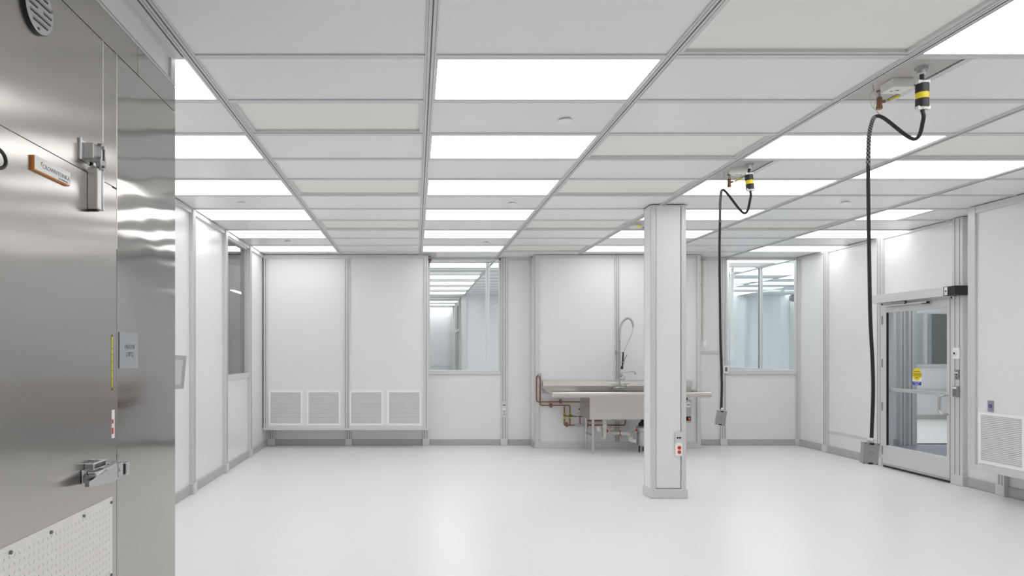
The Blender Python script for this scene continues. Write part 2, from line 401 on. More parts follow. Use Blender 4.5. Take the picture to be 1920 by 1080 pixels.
struct(g.build('trim_%d' % trim_n[0]), 'grey metal grid of ceiling bars', 'ceiling grid')

ORD = ['first', 'second', 'third', 'fourth', 'fifth', 'sixth', 'seventh', 'eighth', 'ninth', 'tenth', 'eleventh', 'twelfth', 'thirteenth', 'fourteenth']
def light_panel(x0, x1, y0, y1, label, group):
    c = ((x0+x1)/2, (y0+y1)/2, CEIL+.005)
    t = thing('ceiling_light', label, 'ceiling light', c, group)
    f = MB(); e = .011
    f.box(x0, x1, y0, y0+e, CEIL+.002, CEIL+.05, 'grid'); f.box(x0, x1, y1-e, y1, CEIL+.002, CEIL+.05, 'grid')
    f.box(x0, x0+e, y0+e, y1-e, CEIL+.002, CEIL+.05, 'grid'); f.box(x1-e, x1, y0+e, y1-e, CEIL+.002, CEIL+.05, 'grid')
    f.build('light_frame', t)
    d = MB(); d.box(x0+e, x1-e, y0+e, y1-e, CEIL+.008, CEIL+.014, 'diffuser'); d.build('diffuser', t)
def filt(x0, x1, y0, y1, label, group):
    t = thing('ceiling_filter', label, 'ceiling filter', ((x0+x1)/2, (y0+y1)/2, CEIL), group)
    f = MB(); e = .022
    for a in ((x0, x1, y0, y0+e), (x0, x1, y1-e, y1), (x0, x0+e, y0+e, y1-e), (x1-e, x1, y0+e, y1-e)): f.box(*a, CEIL+.006, CEIL+.05, 'grid')
    f.build('filter_frame', t)
    d = MB(); d.box(x0+e, x1-e, y0+e, y1-e, CEIL+.024, CEIL+.034, 'screen'); d.build('filter_screen', t)
WHERE = {'A': 'beside the left wall', 'B': 'right of the left wall lights', 'C': 'leading to the back left window',
         'D': 'left of the square column', 'E': 'above the square column', 'F': 'over the right side', 'G': 'along the right wall'}
cnt = {}
for r in range(12, -9, -1):
    for bay in 'ABCDEFG':
        k = cell[(bay, r)]
        if bay == 'A' and r < 1: continue
        x0, x1 = BX[bay]; q = (x0+BW, x1-BW, rowY(r-1)+CW, rowY(r)-CW)
        if bay == 'G' and k == 'L': q = (q[0], 6.23, q[2], q[3])
        if k in 'LH':
            n = cnt.get((bay, 'L'), 0); cnt[(bay, 'L')] = n+1
            if k == 'H': q = (q[0], 5.60, q[2], q[3]); lb = 'half-width square white ceiling light near the door, along the right wall'
            elif bay == 'F': lb = 'lone lit white ceiling panel in the run right of the hanging cords'
            else: lb = 'lit white ceiling panel %s, %s from the back wall' % (WHERE[bay], ORD[n])
            light_panel(*q, lb, 'ceiling lights ' + WHERE[bay])
        elif k == 'S':
            n = cnt.get((bay, 'S'), 0); cnt[(bay, 'S')] = n+1
            filt(*q, 'cream ceiling filter panel %s, %s from the back wall' % (WHERE[bay], ORD[n]), 'ceiling filters ' + WHERE[bay])
# sprinkler covers
SP = [(1060, 226, 'over the open floor, largest of the sprinkler covers'), (960, 382, 'in the middle run, left of the column top'), (911, 455, 'in the middle run, nearest the back left window'),
      (452, 381, 'beside the left wall near the freezer edge'), (540, 453, 'beside the left wall near the back wall'), (1585, 380, 'right of the hanging cords'), (1335, 467, 'just right of the square column')]
for px, py, wh in SP:
    Y = F*(CEIL-EYE)/(VY-py); X = xat(px, Y); d = MB()
    d.cyl((X, Y, CEIL-.006), (X, Y, CEIL-.001), .045, 'white_paint', 28); d.cyl((X, Y, CEIL-.001), (X, Y, CEIL+.009), .032, 'white_paint', 24)
    tag(d.build('sprinkler_cover', loc=(X, Y, CEIL)), 'white round sprinkler cover ' + wh, 'sprinkler', 'sprinkler covers on the ceiling')

# ---------------------------------------------------------------- column
CX0, CX1, CY0, CY1 = 2.446, 2.812, 6.95, 7.17
c = MB(); c.box(CX0+.006, CX1-.006, CY0+.006, CY1-.006, 0, CEIL-.003, 'wall')
for x in (CX0, CX1-.052):
    for y in (CY0, CY1-.03): c.box(x, x+.052, y, y+.03, .09, CEIL-.003, 'aluminium', .004)
c.box(CX0+.0005, CX0+.01, CY0+.03, CY1-.03, .09, CEIL-.003, 'wall'); c.box(CX0+.052, CX0+.055, CY0+.003, CY0+.007, .1, CEIL-.01, 'groove'); c.box(CX1-.0565, CX1-.052, CY0+.002, CY0+.007, .1, CEIL-.01, 'groove')
c.box(CX0+.055, CX1-.056, CY0+.001, CY0+.008, .1, .104, 'groove')
c.box(CX0-.004, CX1+.01, CY0-.004, CY1, 3.035, CEIL-.003, 'aluminium', .002)
struct(c.build('wall_column'), 'square white column standing alone in the room', 'column')
c = MB(); c.box(CX0-.012, CX1+.012, CY0-.012, CY1+.012, 0.001, .094, 'aluminium', .005)
for x in (CX0+.02, CX1-.03): c.cyl((x, CY0-.014, .078), (x, CY0-.011, .078), .004, 'groove', 8)
struct(c.build('baseboard_column'), 'metal skirt around the foot of the column', 'baseboard')

# ================================================================ FREEZER
XF = -1.244
FP = ('x+', XF)
def fy(px): return 1561.2/(VX-px)
def fz(px, py): return EYE+1.244*(VY-py)/(VX-px)
fr = thing('walk_in_freezer', 'large stainless steel walk-in freezer filling the left edge', 'freezer', (XF-.5, 1.8, 0))
FE = 3.469; s1 = fy(219); s0 = fy(193); s2 = fy(258.5); ZT = 2.762; ZC = 2.893; DR = 2.729; DT = 2.20
b = MB(); b.box(-2.40, XF-.012, -2.7, FE-.004, 0.0, ZC, 'steel_plain'); b.build('body', fr)
gap = .0022
def fpanel(y0, y1, z0, z1, m, name='wall_panel', d=0.0):
    q = MB(); wb(q, FP, y0+gap, y1-gap, z0+gap, z1-gap, -.012, d, m, .002); return q.build(name, fr)
fpanel(s1, FE, 0, ZT, 'freezer_bright')
fpanel(s0, s1, DT+.0, ZT, 'freezer_steel'); fpanel(DR+.002, s1, 0, DT, 'freezer_steel')
fpanel(1.60, s0, DT, ZT, 'freezer_steel'); fpanel(-2.7, 1.60, 0, ZT, 'freezer_steel')
fpanel(s2, FE, ZT, ZC, 'freezer_bright', 'top_panel'); fpanel(0.3, s2, ZT, ZC, 'freezer_steel', 'top_panel'); fpanel(-2.7, .3, ZT, ZC, 'freezer_steel', 'top_panel')
door = fpanel(1.62, DR, .02, DT, 'freezer_steel', 'door', .008)
# joint strips
q = MB(); wb(q, FP, s1-.003, s1+.003, DT-.25, ZT, -.011, .0012, 'joint', .001); q.build('joint_strip', fr)
q = MB(); wb(q, FP, s1-.0022, s1+.0022, 0, DT-.25, -.011, -.002, 'dark_grey'); q.build('joint_strip', fr)
q = MB(); wb(q, FP, s0-.003, s0+.003, DT, ZT, -.011, .0012, 'joint', .001); q.build('joint_strip', fr)
# kick plate
kz = .935; kp = MB(); wb(kp, FP, 1.63, DR-.006, .03, kz, .006, .011, 'tread')
kpo = kp.build('kick_plate', fr)
lg = MB(); p = .0265; iy = 0
y = 1.66
while y < DR-.02:
    z = .05; iz = 0
    while z < kz-.015:
        s_ = 1 if (iy+iz) % 2 else -1
        a = Vector((0, .5*s_, .87)); a.normalize(); n = Vector((0, -a.z, a.y)); c0 = Vector((XF+.011, y, z)); L_, W_ = .0105, .0016
        lg.quadmesh([c0+a*L_, c0+n*W_, c0-a*L_, c0-n*W_, c0+Vector((.0016, 0, 0))], [(0, 1, 4), (1, 2, 4), (2, 3, 4), (3, 0, 4)], 'tread_lug')
        z += p; iz += 1
    y += p; iy += 1
lg.build('raised_tread', kpo)
for px in (12, 89, 151, 205):
    yy = min(fy(px), DR-.02); q = MB(); q.cyl((XF+.010, yy, kz-.022), (XF+.017, yy, kz-.022), .006, 'dark_grey', 10); q.build('bolt', kpo)
q = MB(); q.cyl((XF+.010, DR-.02, .62), (XF+.017, DR-.02, .62), .006, 'dark_grey', 10); q.build('bolt', kpo)
# round vent
vy, vz, vr = 2.193, 2.645, .080
v = MB(); v.cyl((XF-.002, vy, vz), (XF+.012, vy, vz), vr, 'black', 48); v.cyl((XF+.012, vy, vz), (XF+.016, vy, vz), vr*.985, 'zinc', 48, vr*.96); vo = v.build('round_vent', fr)
v = MB()
for i, (zz, a0, a1) in enumerate(((.045, -.042, .042), (.022, -.058, .058), (0, -.064, -.018), (0, .018, .064), (-.022, -.058, .058), (-.044, -.042, .042))):
    pts = [(XF+.0155, vy+a0, vz+zz+.006), (XF+.021, vy+a0, vz+zz-.003), (XF+.0155, vy+a0, vz+zz-.004)]
    v.poly(pts, (0, a1-a0, 0), 'zinc')
    wb(v, FP, vy+a0, vy+a1, vz+zz-.0075, vz+zz-.003, .0155, .0172, 'black')
v.build('vent_louvers', vo)
v = MB()
for ca in (20, 140, 260):
    v = MB(); yy = vy+math.cos(math.radians(ca))*.07; zz = vz+math.sin(math.radians(ca))*.07
    v.cyl((XF+.015, yy, zz), (XF+.019, yy, zz), .005, 'dark_grey', 10); v.build('screw', vo)
# name plate
ny0, ny1, nz0, nz1 = 2.150, 2.373, 2.109, 2.156
q = MB(); wb(q, FP, ny0, ny1, nz0, nz1, .008, .018, 'orange'); pl = q.build('name_plate', fr); pl['label'] = 'white name plate with orange edge'
q = MB(); wb(q, FP, ny0+.003, ny1+.001, nz0+.003, nz1+.001, .018, .020, 'white_paint'); q.build('plate_face', pl)
text_part('CROWNTONKA', .0205, 'ink_grey', wp(FP, 2.282, 2.132, .0204), (0, 1, 0), (0, 0, 1), pl, squeeze=1.13)
text_part('by EVERIDGE', .0085, 'ink_grey', wp(FP, 2.325, 2.1175, .0204), (0, 1, 0), (0, 0, 1), pl, squeeze=1.2)
q = MB(); pts = [wp(FP, 2.187+a, 2.134+c_, .0202) for a, c_ in ((0, 0), (.004, -.003), (.0045, .004), (.011, .009), (.010, .013), (.001, .009))]
q.poly(pts, (.0006, 0, 0), 'gold'); q.build('plate_emblem', pl)
# black ring at the frame edge
q = MB(); q.tube([wp(FP, 1.941+.043*math.cos(t*math.pi/14), 2.086+.028*math.sin(t*math.pi/14), .03) for t in range(29)], .0055, 'rubber', 10); q.cyl(wp(FP, 1.898, 2.086, .008), wp(FP, 1.898, 2.086, .032), .01, 'zinc'); q.build('pull_ring', fr)
# door closer (upper bracket and hook)
cl = MB()
wb(cl, FP, 2.47, 2.545, 2.235, 2.312, 0, .006, 'steel_plain', .002)
cl.cyl(wp(FP, 2.475, 2.235, .006), wp(FP, 2.475, 2.315, .006), .005, 'chrome', 10)
wb(cl, FP, 2.50, 2.565, 2.245, 2.305, .005, .040, 'steel_plain', .003)
wb(cl, FP, 2.562, 2.64, 2.235, 2.305, 0, .012, 'steel_plain', .003)
clo = cl.build('door_closer', fr)
q = MB()
prof = []
for t in range(0, 181, 15): a = math.radians(t); prof.append((2.548+.016*math.cos(a), 2.300+.016*math.sin(a)))
prof += [(2.532, 2.262), (2.520, 2.240), (2.528, 2.222), (2.553, 2.214), (2.575, 2.226), (2.569, 2.262)]
q.poly([wp(FP, a, c_, .038) for a, c_ in prof], (.018, 0, 0), 'chrome'); q.build('closer_hook', clo)
q = MB(); q.cyl(wp(FP, 2.549, 2.297, .056), wp(FP, 2.549, 2.297, .062), .007, 'zinc', 14); wb(q, FP, 2.545, 2.556, 2.25, 2.298, .056, .0575, 'black'); q.cyl(wp(FP, 2.549, 2.227, .056), wp(FP, 2.549, 2.227, .061), .005, 'dark_grey', 12); q.build('closer_roller', clo)
q = MB(); wb(q, FP, 2.522, 2.568, 2.062, 2.218, .008, .046, 'steel_plain', .003); wb(q, FP, 2.558, 2.570, 2.062, 2.222, .04, .05, 'chrome', .003); q.build('closer_arm', clo)
q = MB(); wb(q, FP, 2.530, 2.545, 2.055, 2.064, .01, .04, 'black'); q.build('closer_stop', clo)
# latch handle
hz = 1.05
q = MB(); wb(q, FP, 2.47, 2.64, hz-.018, hz+.035, .008, .018, 'chrome', .005); ho = q.build('latch', fr)
q = MB()
q.poly([wp(FP, a_, z_, .048) for a_, z_ in ((2.420, 1.034), (2.420, 1.053), (2.66, 1.078), (2.70, 1.078), (2.70, 1.024), (2.62, 1.014), (2.455, 1.029))], (.016, 0, 0), 'chrome')
wb(q, FP, 2.50, 2.69, hz+.008, hz+.024, .018, .050, 'chrome', .004)
wb(q, FP, 2.655, 2.66, 1.024, 1.076, .063, .0655, 'steel_plain'); q.cyl(wp(FP, 2.675, 1.052, .063), wp(FP, 2.675, 1.052, .067), .008, 'zinc', 14)
q.build('latch_handle', ho)
q = MB(); wb(q, FP, 2.50, 2.60, hz+.030, hz+.034, .01, .042, 'chrome', .001); q.tube([wp(FP, 2.505, hz+.052, .038), wp(FP, 2.60, hz+.052, .038)], .004, 'chrome')
wb(q, FP, 2.497, 2.506, hz+.028, hz+.056, .008, .044, 'chrome', .003); wb(q, FP, 2.598, 2.607, hz+.028, hz+.056, .008, .044, 'chrome', .003); wb(q, FP, 2.50, 2.60, hz+.034, hz+.054, .010, .014, 'chrome'); q.build('lock_hasp', ho)
q = MB(); wb(q, FP, 2.735, 2.80, hz-.030, hz+.020, 0, .010, 'chrome', .003); wb(q, FP, 2.735, 2.765, hz-.032, hz+.020, .008, .064, 'chrome', .004); wb(q, FP, 2.712, 2.735, hz-.026, hz+.016, .012, .054, 'black'); q.build('strike', ho)
# sign, strips
q = MB(); wb(q, FP, fy(223), fy(256)+.006, 1.452, 1.606, 0, .004, 'sign_grey', .001); sg = q.build('room_sign', fr); sg['label'] = 'grey sign reading FREEZER (-20°C)'
yc = (fy(223)+fy(256))/2+.008
text_part('FREEZER', .028, 'ink', wp(FP, yc, 1.543, .0045), (0, 1, 0), (0, 0, 1), sg, squeeze=.95, weight=-.0006)
text_part('(-20°C)', .028, 'ink', wp(FP, yc, 1.511, .0045), (0, 1, 0), (0, 0, 1), sg, squeeze=.85, weight=-.0006)
q = MB(); wb(q, FP, 2.7215, 2.7285, 1.365, 1.592, .008, .0095, 'yellow')
for i, z in enumerate((1.366, 1.375, 1.41, 1.445, 1.482, 1.51, 1.535, 1.584)): wb(q, FP, 2.7212, 2.7288, z, z+(.008 if i in (0, 7) else .0022), .0093, .0099, 'black')
st = q.build('warning_strip', fr); st['label'] = 'yellow strip with black marks'
q = MB(); wb(q, FP, 2.7225, 2.7475, 1.170, 1.285, .001, .0092, 'white_paint'); st = q.build('warning_label', fr); st['label'] = 'white label with red blocks'
q = MB(); wb(q, FP, 2.7228, 2.737, 1.188, 1.213, .0092, .0098, 'red'); wb(q, FP, 2.7228, 2.737, 1.230, 1.247, .0092, .0098, 'red'); q.build('label_print', st)

# header wall above the freezer
HX = ('x+', -1.258)
b = MB(); b.box(-1.33, -1.258, -2.7, 3.45, ZC+.001, CEIL+.04, 'wall'); struct(b.build('wall_header'), 'white wall strip between the freezer top and the ceiling', 'wall')
b = MB(); wb(b, HX, -2.7, 3.46, ZC+.001, ZC+.022, -.02, .014, 'aluminium', .002); wb(b, HX, -2.7, 3.46, ZC+.0125, ZC+.0145, .013, .0148, 'groove')
wb(b, HX, -2.7, 3.46, 3.022, CEIL-.001, -.02, .014, 'aluminium', .002); wb(b, HX, 3.41, 3.468, ZC+.001, CEIL-.001, -.05, .0145, 'aluminium', .002); trim(b)
b = MB(); b.box(-1.258, -1.19, -2.7, 3.46, CEIL-.002, CEIL+.04, 'grid'); b.box(-1.205, -1.198, -2.7, 3.46, CEIL-.004, CEIL, 'groove'); trim(b)

# ================================================================ GRILLES
def grille(fr_, u0, u1, z0, z1, label, group, mk=None):
    t = thing('air_grille', label, 'air grille', wp(fr_, (u0+u1)/2, z0, 0), group)
    f = MB(); e = .03
    wb(f, fr_, u0, u1, z0, z0+e, 0, .012, 'white_paint', .002); wb(f, fr_, u0, u1, z1-e, z1, 0, .012, 'white_paint', .002)
    wb(f, fr_, u0, u0+e, z0+e, z1-e, 0, .012, 'white_paint', .002); wb(f, fr_, u1-e, u1, z0+e, z1-e, 0, .012, 'white_paint', .002)
    f.build('grille_frame', t)
    f = MB(); wb(f, fr_, u0+e, u1-e, z0+e, z1-e, 0, .001, 'dark_grey')
    n = 26; hgt = (z1-z0-2*e)/n
    for i in range(n):
        zb = z0+e+i*hgt
        P = [wp(fr_, u0+e, zb+hgt*.95, .002), wp(fr_, u0+e, zb+hgt*.55, .010), wp(fr_, u0+e, zb+hgt*.0, .0095), wp(fr_, u0+e, zb+hgt*.18, .003)]
        d = wp(fr_, u1-e, 0, 0)-wp(fr_, u0+e, 0, 0); f.poly(P, d, 'louver')
    f.build('louvers', t); return t
gs = ((503.6, 567.5), (575, 638.7), (655, 718.7), (726, 790))
for i, (a, b_) in enumerate(gs):
    grille(CHASE, xat(a, 10.567), xat(b_, 10.567), .354, .909, 'white louvred air grille low on the back wall, %s from the left' % ORD[i], 'four air grilles low on the back wall')
grille(RCH, 6.47, 7.005, .36, .895, 'white louvred air grille low on the right wall beyond the glass door', None)

# ================================================================ HANGING CORDS
def service(Yb, n, label_bits, plate=True):
    Ym = Yb
    if plate:
        q = MB(); q.box(2.5635+BW, 2.868, Yb+CW-.004, Yb+PITCH-CW+.004, CEIL+.006, CEIL+.03, 'plate_grey')
        q.box(2.862, 2.868, Yb+CW, Yb+PITCH-CW, CEIL+.004, CEIL+.007, 'groove')
        tag(q.build('service_plate', loc=(2.72, Yb+.3, CEIL+.006)), 'grey metal strip panel in the ceiling ' + label_bits, 'ceiling plate', 'ceiling service plates')
CT = CEIL+.006
def valve(X, Y, label, h=.105, s=1.0, side=1, lever=True):
    t = thing('gas_valve', label, 'valve', (X, Y, CT), 'ceiling valves')
    q = MB(); q.cyl((X, Y, CT), (X, Y, CT-.008), .016*s, 'brass', 16); q.cyl((X, Y, CT-.008), (X, Y, CT-.045*s), .0095*s, 'zinc', 14); q.build('nipple', t)
    q = MB(); z = CT-.04*s; q.cyl((X, Y, z), (X, Y, z-.05*s), .0145*s, 'brass', 8); q.cyl((X, Y, z-.05*s), (X, Y, z-.068*s), .017*s, 'brass', 6); q.cyl((X, Y, z-.028*s), (X+.03*s*side, Y-.004, z-.024*s), .009*s, 'brass', 10); q.build('valve_body', t)
    q = MB(); a = Vector((X+.028*s*side, Y-.004, z-.03*s)); b_ = Vector((X+.105*s*side, Y-.01, z+.006*s)); d = (b_-a)
    q.cyl(a, a+d*.35, .0045*s, 'zinc', 8)
    if not lever: return t
    q.obox(a+d*.66, (d, (0, 1, 0), d.cross(Vector((0, 1, 0)))), (d.length*.36, .011*s, .0055*s), 'yellow'); q.build('valve_handle', t)['label'] = 'yellow lever'
    return t
def drop_cord(Yb, pts, box_c, tilt, label, cable_pts, conn_tilt=0.0):
    X0, Y_ = 2.725, Yb+.135
    t = thing('drop_cord', label, 'power cord', (X0, Y_, CT), 'hanging power drop cords')
    q = MB(); q.cyl((X0, Y_, CT), (X0, Y_, CT-.016), .030, 'zinc', 6); q.cyl((X0, Y_, CT-.016), (X0, Y_, CT-.034), .023, 'zinc', 20); q.cyl((X0, Y_, CT-.034), (X0, Y_, CT-.04), .019, 'white_plastic', 20); q.build('ceiling_gland', t)
    ct, cb = cable_pts[0], cable_pts[1]
    q = MB(); q.cyl((X0, Y_, CT-.04), ct, .0105, 'rubber', 14)
    path = smooth_path([cb]+pts, 8); q.tube(path, .0098, 'rubber', 12); q.build('cable', t)
    ax = (cb-ct); L_ = ax.length; ax.normalize(); side = Vector((1, 0, 0)).cross(ax); side.normalize()
    q = MB()
    for e_, pa, pb in ((ct+ax*.006, ct, ct+ax*.016), (cb-ax*.008, cb-ax*.016, cb)):
        q = MB(); q.cyl(pa, pb, .024, 'white_plastic', 16)
        for sx in (-1, 1): q.obox(e_+Vector((sx*.022, -.006, 0)), ((1, 0, 0), (0, 1, 0), (0, 0, 1)), (.010, .012, .009), 'white_plastic')
        q.build('cord_clamp', t)
    q = MB(); q.cyl(ct+ax*.014, ct+ax*L_*.40, .0315, 'rubber', 24); q.build('connector_shell', t); q = MB(); q.cyl(ct+ax*L_*.62, cb-ax*.014, .0315, 'rubber', 24); q.build('connector_shell', t)
    q = MB(); q.cyl(ct+ax*L_*.40, ct+ax*L_*.62, .0300, 'yellow', 24); q.build('connector_band', t)['label'] = 'yellow middle band'
    # mesh grip: crossing wires around first stretch after the bend
    g_ = MB(); gp = [p_ for p_ in path if True]
    seg0 = gp[26:42]; seg = [seg0[i].lerp(seg0[i+1], k/5) for i in range(len(seg0)-1) for k in range(5)]+[seg0[-1]]
    for ph in range(4):
        for dr in (1, -1):
            W = []
            for i, p_ in enumerate(seg):
                tt = (seg[min(i+1, len(seg)-1)]-seg[max(i-1, 0)]).normalized(); a_ = tt.cross(Vector((0, 1, 0))).normalized(); b2 = tt.cross(a_)
                # refine each step
                an = dr*i*.36+ph*math.pi/2; W.append(p_+(a_*math.cos(an)+b2*math.sin(an))*.0106)
            g_.tube(W, .0011, 'zinc', 5, False)
    g_.build('mesh_grip', t)
    hk = Vector((2.625, Yb+.372, CT)); tp = pts[2]
    g_ = MB(); g_.tube([hk+Vector((0, 0, 0)), hk-Vector((0, 0, .02)), hk+Vector((.006, 0, -.03)), hk+Vector((0, 0, -.04)), hk+Vector((-.006, 0, -.032))], .0025, 'zinc', 8)
    for s_ in (-1, 1): g_.tube(smooth_path([hk-Vector((0, 0, .035)), hk+Vector((s_*.02, 0, -.065)), hk+Vector((s_*.012, 0, -.105)), hk+Vector((0, 0, -.135))], 5), .0013, 'zinc', 6)
    g_.tube([hk+Vector((0, 0, -.13)), tp+Vector((0, 0, .008))], .002, 'zinc', 6); g_.build('hanger_wire', t)
    # outlet box
    bx = MB(); a = math.radians(tilt); rot = math.radians(-16)
    ux = Vector((math.cos(a)*math.cos(rot), math.sin(rot), -math.sin(a))); uz = Vector((math.sin(a), 0, math.cos(a))); ux.normalize(); un = ux.cross(uz).normalized(); uz = un.cross(ux)
    bx.obox(box_c, (ux, uz, un), (.037, .06, .026), 'cast_grey'); bo = bx.build('outlet_box', t)
    bx = MB(); fc = box_c+(un*.0265 if un.y < 0 else un*-.0265); nn = un if un.y < 0 else -un
    bx.obox(fc, (ux, uz, un), (.0385, .0615, .0016), 'cast_grey')
    for s_ in (-1, 1): bx.obox(fc+uz*s_*.0555+nn*.001, (ux, uz, un), (.012, .0055, .002), 'black')
    for sx in (-1, 1):
        for sz in (-1, 1): bx.obox(fc+uz*sz*.056+ux*sx*.033+nn*.001, (ux, uz, un), (.0035, .0035, .002), 'dark_grey')
    bx.cyl(fc+nn*.0015, fc+nn*.003, .012, 'dark_grey', 20); bx.cyl(fc+nn*.0028, fc+nn*.0036, .0095, 'cast_grey', 20); bx.build('cover_plate', bo)
    bx = MB(); tb = box_c+uz*.06; bx.cyl(tb, tb+uz*.012, .017, 'zinc', 6); bx.cyl(tb+uz*.012, tb+uz*.028, .014, 'white_plastic', 16); bx.build('cord_grip', bo)
    return t
Y1r = rowY(0); Y4r = rowY(3); Y8r = rowY(7)
service(Y1r, 1, 'above the nearest hanging cord'); service(Y4r, 4, 'above the farther hanging cord'); service(Y8r, 8, 'just left of the column top')
YC = Y1r+.372
P1 = [at(1731, 225, 3.60), at(1713, 261, 3.66)*1.0, at(1650, 218, 3.80), at(1632, 240, 3.835), at(1628, 300, YC), at(1628.5, 400, YC), at(1630, 500, YC), at(1632, 600, YC), at(1636, 680, YC), at(1637, 740, YC), at(1634, 826, YC)]
drop_cord(Y1r, P1, at(1630, 849.5, YC), 4, 'nearest black hanging power cord ending in a grey box before the glass door', (at(1729, 153, 3.60), at(1729, 206, 3.60)))
YC2 = Y4r+.372
P2 = [at(1407, 372, 5.46), at(1395, 400, 5.52), at(1358, 357, 5.68), at(1351, 372, YC2), at(1350, 410, YC2), at(1349, 480, YC2), at(1350, 560, YC2), at(1351, 640, YC2), at(1353, 700, YC2), at(1353.5, 730, YC2), at(1352, 769, YC2)]
drop_cord(Y4r, P2, at(1351, 783.5, YC2), 8, 'farther black hanging power cord ending in a grey box before the back window', (at(1403.5, 325, 5.46), at(1407, 358, 5.46)))
valve(2.722, Y1r+.46, 'brass valve with yellow lever beside the nearest hanging cord')
valve(2.712, Y4r+.46, 'brass valve with yellow lever beside the farther hanging cord')
valve(2.722, 7.93, 'brass valve with yellow lever at the left of the column top', side=-1)
q = MB(); q.box(.11, .33, 10.31, 10.88, CEIL+.001, CEIL+.006, 'plate_grey'); tag(q.build('service_plate', loc=(.25, 10.6, CEIL)), 'grey ceiling plate at the top left of the back left window', 'ceiling plate', 'ceiling service plates')
valve(.232, 10.75, 'small brass valve at the top left corner of the back left window', lever=False)
t = thing('junction_box', 'white square box on the ceiling beside the nearest hanging cord', 'junction box', (2.73, 3.79, CT))
q = MB(); q.box(2.672, 2.789, 3.743, 3.85, CT-.050, CT, 'white_plastic', .003); q.build('box_body', t)
q = MB(); q.box(2.70, 2.712, 3.80, 3.812, CT-.0512, CT-.049, 'dark_grey'); q.box(2.722, 2.740, 3.79, 3.80, CT-.0512, CT-.049, 'dark_grey'); q.build('indicator', t)
for X, Y, lb, fl in ((2.712, 5.62, 'white round smoke detector beside the farther hanging cord', 0), (2.66, 8.09, 'white detector half hidden behind the column top', 1)):
    t = thing('smoke_detector', lb, 'smoke detector', (X, Y, CT))
    q = MB(); q.tube([(X, Y, CT), (X, Y, CT-.012), (X, Y, CT-.03), (X, Y, CT-.042), (X, Y, CT-.046)], .06, 'white_plastic', 32, True, [.068, .070, .070, .055, .035]); q.build('detector_body', t)
    q = MB(); q.cyl((X+.02, Y, CT-.046), (X+.02, Y, CT-.048), .008, 'dark_grey', 10); q.box(X-.03, X+.0, Y-.005, Y+.005, CT-.0475, CT-.045, 'ink_grey'); q.build('indicator', t)

# ================================================================ SINK
sk = thing('utility_sink', 'stainless steel utility sink with drainboards against the back wall', 'sink', (3.15, 10.15, 0))
SX0, SX1, SYF, SYB = 1.995, 4.34, 9.80, 10.54
zt = .905
q = MB()
q.box(SX0, SX1, 10.52, 10.545, zt, 1.072, 'sink_steel', .002)                     # backsplash
q.poly([(SX0, 10.54, 1.072), (SX0, 10.48, 1.055), (SX0, 10.47, .985), (SX0, 10.52, .985)], (SX1-SX0, 0, 0), 'sink_steel')
q.box(SX0, 2.56, SYF+.03, 10.52, zt-.03, zt-.012, 'sink_steel'); q.box(3.80, SX1, SYF+.03, 10.52, zt-.03, zt-.012, 'sink_steel')
q.build('backsplash', sk)
q = MB(); q.tube([(SX0+.01, SYF+.02, zt), (SX1-.01, SYF+.02, zt)], .026, 'sink_steel', 16); q.box(SX0, SX1, SYF+.005, SYF+.03, zt-.055, zt-.02, 'sink_steel', .004)
q.tube([(SX0+.01, SYF+.02, zt), (SX0+.01, 10.5, zt+.02)], .02, 'sink_steel', 12); q.tube([(SX1-.01, SYF+.02, zt), (SX1-.01, 10.5, zt+.0)], .02, 'sink_steel', 12); q.build('rolled_rim', sk)
q = MB(); bx0, bx1, by0, by1, bz = 2.56, 3.80, 9.83, 10.41, .525
q.box(bx0, bx1, by0, by0+.012, bz, zt-.02, 'sink_steel'); q.box(bx0, bx1, by1-.012, by1, bz, zt-.02, 'sink_steel'); q.box(bx0, bx0+.012, by0+.012, by1-.012, bz, zt-.02, 'sink_steel'); q.box(bx1-.012, bx1, by0+.012, by1-.012, bz, zt-.02, 'sink_steel'); q.box(bx0+.012, bx1-.012, by0+.012, by1-.012, bz, bz+.012, 'sink_steel')
q.build('basin', sk)
for lx in (2.656, 3.72):
    for ly in (10.01, 10.42):
        q = MB(); q.cyl((lx, ly, .11), (lx, ly, bz), .021, 'steel_plain', 18); q.cyl((lx, ly, .0), (lx, ly, .11), .016, 'steel_plain', 16, .024); q.build('leg', sk)
    q = MB(); q.cyl((lx, 10.01, .262), (lx, 10.42, .262), .014, 'steel_plain', 12); q.build('crossbar', sk)
q = MB(); q.box(3.88, 4.105, 10.2, 10.45, zt-.005, 1.045, 'sink_steel', .006); q.build('raised_ledge', sk)
# faucet (pre-rinse)
fa = thing('prerinse_faucet', 'tall chrome pre-rinse faucet with coiled hose above the sink', 'faucet', (xat(1162, 10.40), 10.45, .95))
Yf = 10.40
def A(px, py, Y=Yf): return at(px, py, Y)
q = MB(); q.tube([A(1150, 727), A(1174, 727)], .018, 'chrome', 14)
for px in (1151, 1173): q.cyl(A(px, 727, 10.50), A(px, 727, 10.38), .020, 'chrome', 14); q.cyl(A(px, 727), A(px, 721), .014, 'chrome', 12, .009)
q.cyl(A(1162, 729), A(1162, 719), .017, 'chrome', 14); q.build('valve_body', fa)
for px in (1151, 1174):
    q = MB(); q.tube([A(px-5, 719.6, 10.38), A(px+6, 719.6, 10.38)], .006, 'chrome', 8, True); q.build('tap_lever', fa)
q = MB(); q.tube([A(1162, 722), A(1162, 640)], .0095, 'chrome', 12); q.cyl(A(1162, 708), A(1162, 700), .015, 'chrome', 12); q.tube([A(1162, 660), A(1156, 660, 10.5)], .006, 'chrome'); q.cyl(A(1156, 660, 10.5), A(1156, 660, 10.53), .02, 'chrome', 14); q.build('riser_pipe', fa)
